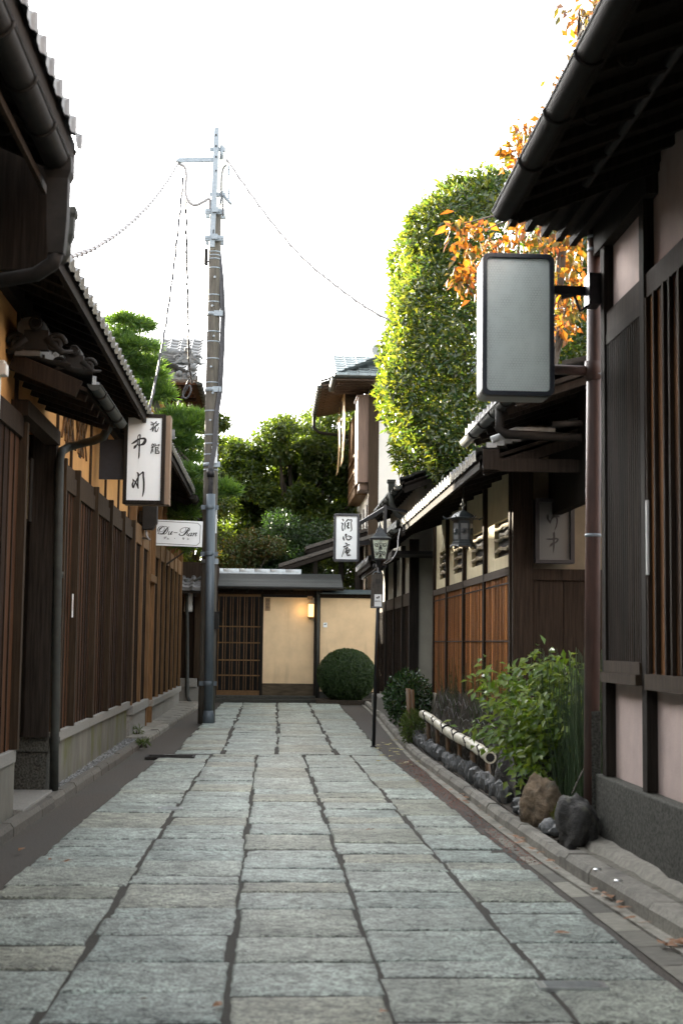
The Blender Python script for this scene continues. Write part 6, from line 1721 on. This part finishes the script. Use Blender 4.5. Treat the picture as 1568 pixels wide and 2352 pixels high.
# ================================================================== TALL CLIPPED HEDGE
prof = [(4.0, 2.65), (4.25, 2.35), (4.6, 2.05), (4.9, 1.94), (5.5, 1.82), (6.25, 1.76), (6.95, 1.86), (7.66, 1.98), (8.36, 2.08), (8.86, 2.38), (9.2, 2.85), (9.42, 3.4)]
zs = np.array([p_[0] for p_ in prof]); xs_ = np.array([p_[1] for p_ in prof]) + .13 + .2 * np.clip((5.6 - zs) / .8, 0, 1)
YH, RY, XRR = 24.2, 1.7, 5.9
t = thing("tall_hedge", (3.7, YH, 0), "tall clipped evergreen hedge, its left edge lit yellow green by the sun", "hedge")


def hedge_pts(n, shell, deep):
    z = rng.uniform(4.0, 9.42, n); th = rng.uniform(0, 2 * np.pi, n)
    xl_ = np.interp(z, zs, xs_); cx_ = (xl_ + XRR) / 2; rx_ = (XRR - xl_) / 2
    c_, s_ = np.cos(th), np.sin(th); e = .55
    ux, uy = np.sign(c_) * np.abs(c_) ** e, np.sign(s_) * np.abs(s_) ** e
    f = 1 - deep - np.abs(rng.normal(0, shell, n)).clip(0, .6)
    lump = np.array([mn.noise(Vector((a * 1.1, b * 1.5, c * 1.3))) + .5 * mn.noise(Vector((a * 3.1, b * 3, c * 3.1))) for a, b, c in zip(cx_ + ux * rx_, uy, z)])
    f = f + lump * .16
    ry_ = RY * (1 - .55 * np.clip((z - 8.4) / 1.0, 0, 1) ** 2 - .4 * np.clip((4.9 - z) / .9, 0, 1) ** 2)
    P = np.stack([cx_ + ux * rx_ * f, YH + uy * ry_ * f, z + rng.normal(0, .05, n)], 1)
    O = np.stack([ux / np.maximum(rx_, .3), uy / ry_, np.clip((z - 8.6) / .8, 0, 1) * 1.2 - np.clip((4.6 - z) / .6, 0, 1)], 1)
    return P, unit(O)


P1, O1 = hedge_pts(30000, .05, 0.0)
P2, O2 = hedge_pts(13000, .12, .12)
P3, O3 = hedge_pts(9000, .10, .36)
n_top = 5000
zt_ = 9.3
xt = rng.uniform(2.7, 5.8, n_top); Pt = np.stack([xt, rng.uniform(YH - .9, YH + .9, n_top), 9.15 + .25 * np.clip((xt - 2.7) / .9, 0, 1) + rng.normal(0, .12, n_top)], 1); Ot = np.tile(np.array([[0, 0, 1.]]), (n_top, 1))
P, O = np.concatenate([P1, P2, P3, Pt]), np.concatenate([O1, O2, O3, Ot]); n = len(P)
D = O * .55 + rnd_unit(n) * .75 + np.array([0, 0, .05]); N = O * .6 + rnd_unit(n) * .55 + np.array([0, 0, .35])
leaf_mesh("foliage", P, D, N, .135 * (.65 + .7 * rng.random(n)), .056 * (.7 + .6 * rng.random(n)), HEDGE, t)
mb = MB()
for k in range(7):
    x = 2.9 + k * .45; mb.tube([(x, YH + .2 * math.sin(k), 0), (x + .05, YH, 3.5), (x - .15 + .1 * math.sin(k * 2), YH + .1, 6.5), (x, YH, 8.7)], [.07, .06, .045, .015], 8)
    for q in range(8):
        z = 4.3 + q * .55; mb.tube([(x, YH, z - .3), (x + random.uniform(-.5, .5), YH - random.uniform(.3, 1.1), z + .15)], [.02, .006], 5)
mb.build("trunks", BARK, t)
# long shoots standing out of the clipped face
P, D = [], []
for k in range(110):
    z = random.uniform(4.6, 9.6); x = float(np.interp(z, zs, xs_)) + (0 if z < 9 else random.uniform(0, 1.8)); y_ = YH + random.uniform(-1.2, .6)
    d_ = Vector((-random.uniform(.2, 1), random.uniform(-.5, .3), random.uniform(.3, 1.3))).normalized()
    if z > 9: d_ = Vector((random.uniform(-.4, .2), random.uniform(-.3, .3), 1)).normalized()
    for j in range(9):
        P.append(Vector((x + .05, y_, z)) + d_ * j * .028); s_ = Vector(rnd_unit(1)[0]); D.append(d_ + s_ * .8)
P = np.array(P); D = np.array(D); leaf_mesh("new_shoots", P, D, rnd_unit(len(P)) + np.array([0, 0, .5]), .085, .036, leafmat("shoot_leaf", [(.07, .12, .03), (.10, .15, .035)], .35, .45, (2.4, 2.0, .5)), t)

# ================================================================== AUTUMN TREE BETWEEN THE RIGHT HOUSES
t = thing("autumn_tree", (3.1, 15.6, 0), "autumn tree with orange and yellow leaves between the near right house and the hedge", "tree")
sprays = [(1040, 520, .22), (1060, 560, .28), (1095, 535, .25), (1075, 610, .25), (1110, 580, .25), (1085, 660, .2), (1055, 640, .15), (1140, 560, .2), (1190, 540, .25), (1225, 510, .3), (1235, 545, .3), (1265, 520, .3), (1290, 545, .3), (1315, 520, .3), (1330, 560, .3), (1295, 590, .3), (1320, 620, .3), (1285, 640, .25), (1310, 665, .3), (1290, 700, .3), (1315, 710, .25), (1285, 745, .2), (1300, 760, .15), (1330, 500, .25),
          (1180, 370, .18), (1195, 330, .22), (1215, 345, .2), (1235, 310, .2), (1205, 290, .16), (1190, 300, .12), (1255, 280, .2), (1270, 260, .16), (1170, 350, .1), (1330, 20, .3), (1370, 30, .35), (1400, 10, .35), (1340, 70, .22), (1380, 75, .3), (1345, 110, .2), (1420, -20, .5), (1360, 125, .12), (1300, 215, .3), (1340, 170, .3)]
P, D, N = [], [], []
mb = MB()
tr = [Vector((3.1, 15.6, 0)), Vector((3.0, 15.55, 2.2)), Vector((3.05, 15.5, 4.2)), Vector((3.2, 15.4, 6.2)), Vector((3.35, 15.3, 8.3))]
mb.tube(tr, [.1, .085, .07, .05, .025], 8)
for (px, py, r) in sprays:
    yy = 15.2 + random.uniform(-.5, .5); c = PY(px, py, yy)
    s = min(tr[1:], key=lambda q: abs(q.z - (c.z - .7))); m_ = s.lerp(c, .5) + Vector((0, 0, .15))
    mb.tube([s, m_, c], [.022, .013, .004], 5)
    for k in range(int(32 * r / .25)):
        o_ = Vector(rnd_unit(1)[0]) * r * (random.random() ** .5); o_.z *= .75
        P.append(c + o_); D.append(Vector((random.gauss(0, .6), random.gauss(0, .6), random.gauss(-.55, .5)))); N.append(Vector((random.gauss(0, .6), random.gauss(0, .6), .7)))
mb.build("trunk", BARK, t)
n = len(P); leaf_mesh("crown", np.array(P), np.array(D), np.array(N), .125 * (.65 + .7 * rng.random(n)), .066 * (.7 + .6 * rng.random(n)), ORANGELF, t, fold=.12, droop=.15)

# ================================================================== PINE IN THE LEFT GARDEN
t = thing("garden_pine", (-2.9, 28, 0), "cloud pruned pine with bright needle pads rising over the left roofs", "pine tree")
pads = [(290, 738, .42, .17), (325, 750, .26, .14), (268, 775, .40, .17), (305, 795, .50, .18), (275, 815, .3, .15), (330, 835, .34, .15), (300, 850, .3, .14), (345, 860, .28, .14), (355, 890, .35, .15), (335, 910, .3, .15), (375, 905, .2, .12), (405, 955, .34, .16), (430, 975, .32, .16), (450, 960, .22, .14), (400, 1000, .35, .18), (435, 1020, .3, .18), (415, 1050, .34, .18), (395, 1080, .3, .16), (450, 1085, .3, .16), (430, 1125, .34, .16), (455, 1150, .3, .15), (505, 1118, .28, .15), (525, 1128, .2, .12), (440, 1250, .35, .2), (415, 1180, .3, .2)]
P, D = [], []
mb = MB(); tr = [Vector((-2.9, 28, 0)), Vector((-3.0, 28, 2.5)), PY(395, 1020, 28), PY(345, 900, 28.1), PY(300, 800, 28)]
mb.tube(tr, [.15, .13, .10, .07, .03], 8)
for (px, py, r, h) in pads:
    yy = 28 + random.uniform(-.4, .4); c = PY(px, py + 6, yy)
    s = min(tr, key=lambda q: (q - c).length); mb.tube([s, s.lerp(c, .6) + Vector((0, 0, -.08)), c], [.035, .022, .01], 5)
    for k in range(int(85 * r / .3)):
        a = random.uniform(0, 6.28); q = r * math.sqrt(random.random()); tip = c + Vector((q * math.cos(a), q * math.sin(a) * .9, h * (1 - (q / r) ** 2) * random.uniform(-.4, 1)))
        ax_ = Vector((math.cos(a) * q / r * .9, math.sin(a) * q / r * .9, 1)).normalized()
        for j in range(13):
            d_ = (ax_ * random.uniform(.2, 1.1) + Vector(rnd_unit(1)[0]) * .75).normalized(); P.append(tip); D.append(d_)
mb.build("trunk", BARK, t)
P, D = np.array(P), np.array(D); n = len(P)
leaf_mesh("needles", P, D, rnd_unit(n), .21 * (.7 + .6 * rng.random(n)), .019, PINELF, t, fold=0, droop=0)

# ================================================================== TREES BEHIND THE GATE
def crown(px0, px1, top, bot, yy, n, rmin, rmax, depth, seed):
    """clump centres spread through a crown seen between px0..px1 at distance yy; top is a list of (px, py) outline points"""
    r = random.Random(seed); cs, rs = [], []
    while len(cs) < n:
        px = r.uniform(px0, px1); tp = np.interp(px, [q[0] for q in top], [q[1] for q in top]); rad_ = r.uniform(rmin, rmax)
        py = r.uniform(tp, bot); y_ = yy + r.uniform(-depth, depth); c = PY(px, py, y_); c.z -= rad_ * .75
        cs.append(tuple(c)); rs.append((rad_, rad_, rad_ * .75))
    return cs, rs


cs, rs = crown(490, 850, [(490, 1030), (520, 990), (560, 958), (600, 945), (650, 950), (700, 940), (730, 925), (850, 900)], 1275, 44, 165, .35, .66, 1.9, 2)
tree("broadleaf_tree", (.4, 44.5, 0), "broad dark green tree filling the gap behind the gate", "tree", cs, rs, 560, .16, .07, TREELF, .2)
cs, rs = crown(380, 512, [(380, 1080), (420, 990), (455, 930), (480, 905), (505, 930), (512, 960)], 1290, 40, 30, .35, .6, 1.2, 4)
tree("broadleaf_tree", (-2.2, 40, 0), "narrow green tree partly hidden by the utility pole", "tree", cs, rs, 650, .15, .065, TREELF, .14)
cs, rs = crown(575, 740, [(575, 1180), (620, 1150), (680, 1140), (740, 1165)], 1310, 39.2, 26, .35, .55, .6, 6)
tree("evergreen_tree", (.6, 39.2, 0), "low dense dark evergreen over the gate roof at right", "tree", cs, rs, 620, .10, .045, DARKLF, .12)
cs, rs = crown(500, 640, [(500, 1245), (560, 1205), (600, 1200), (640, 1225)], 1320, 38.2, 20, .28, .42, .4, 8)
tree("copper_leaved_shrub", (-.6, 38.2, 0), "small olive shrub with copper tinted tips above the gate ridge", "shrub", cs, rs, 420, .10, .042, OLIVELF, .07)
cs, rs = crown(700, 860, [(700, 1225), (760, 1180), (860, 1160)], 1372, 41, 34, .35, .6, .6, 9)
tree("evergreen_tree", (2.0, 41, 0), "pale sunlit foliage glimpsed under the lean-to roofs", "tree", cs, rs, 330, .11, .05, TREELF, .1)

# ================================================================== FALLEN LEAVES
def fallen(spots, mat, label, cat, group, size):
    for (x, y, z) in spots:
        mb = MB(); L = size * random.uniform(.7, 1.25); a = random.uniform(0, 6.28); W = L * random.uniform(.35, .5); c_, s_ = math.cos(a), math.sin(a)
        pts = []
        for u, w in ((-.5, 0), (-.2, .8), (.15, 1), (.5, 0)):
            lift = .012 + abs(u) * random.uniform(0, .03)
            for sg in ((0,) if w == 0 else (-1, 1)):
                xx, yy = u * L, sg * w * W / 2; pts.append((x + xx * c_ - yy * s_, y + xx * s_ + yy * c_, z + lift + (abs(sg) * w) * random.uniform(0, .015)))
        mb.add(pts, [(0, 1, 2), (1, 3, 4, 2), (3, 5, 4)])
        tag(mb.build("fallen_leaf", mat, loc=(x, y, z)), label, cat, group)


near_lamp = [PZ(random.uniform(*random.choice([(860, 935), (868, 950), (900, 960)])), random.uniform(1690, 1760), .03) for _ in range(46)]
fallen(near_lamp[:30], FALLY, "yellow leaf fallen on the paving between the lamp post and the right kerb", "leaf", "yellow leaves by the lamp post", .13)
fallen(near_lamp[30:], FALLP, "pale leaf fallen on the paving between the lamp post and the right kerb", "leaf", "pale leaves by the lamp post", .12)
along = []
for k in range(48):
    y = random.choice([random.uniform(11.5, 17), random.uniform(7.3, 11.5), random.gauss(10.6, .4), random.gauss(8.6, .25), random.gauss(7.15, .06)]); along.append((lerp_line(KR, y) - abs(random.gauss(.05, .04)) - .01, y, .018))
fallen(along, FALLB, "dry brown leaf curled in the gutter of the right kerb", "leaf", "brown leaves along the right kerb", .09)
fallen([PZ(955 + random.uniform(-6, 6), 1795, .03), PZ(958, 1799, .03)], FALLY, "yellow leaf lying alone on the asphalt before the edging stones", "leaf", "two yellow leaves on the asphalt", .09)
fallen([PZ(50, 1957, .02), PZ(115, 1980, .02), PZ(155, 1985, .02), PZ(255, 1742, .02), PZ(330, 2305, .035), PZ(500, 2318, .035), PZ(880, 2335, .035), PZ(850, 1910, .03), PZ(1290, 2150, .02)], FALLB, "single dry leaf lying on the paving away from the kerb leaves", "leaf", "stray dry leaves on the paving", .08)
lit = MB()
for k in range(2600):
    y = random.uniform(9.8, 18.5); x = lerp_line(KR, y) - .07 - abs(random.gauss(0, .13)); s_ = random.uniform(.004, .009); a = random.uniform(0, 6.28)
    if x < 1.62: continue
    lit.add([(x + s_ * math.cos(a + b), y + s_ * 1.3 * math.sin(a + b), .009 + .004 * (b > 3)) for b in (0, 1.6, 3.2, 4.7)], [(0, 1, 2, 3)])
tag(lit.build("leaf_litter", M("red_litter", (.17, .055, .03), .8, scale=(40, 40, 40), amt=.4, isl=.4)), "fine red brown litter scattered along the right gutter", kind="stuff")
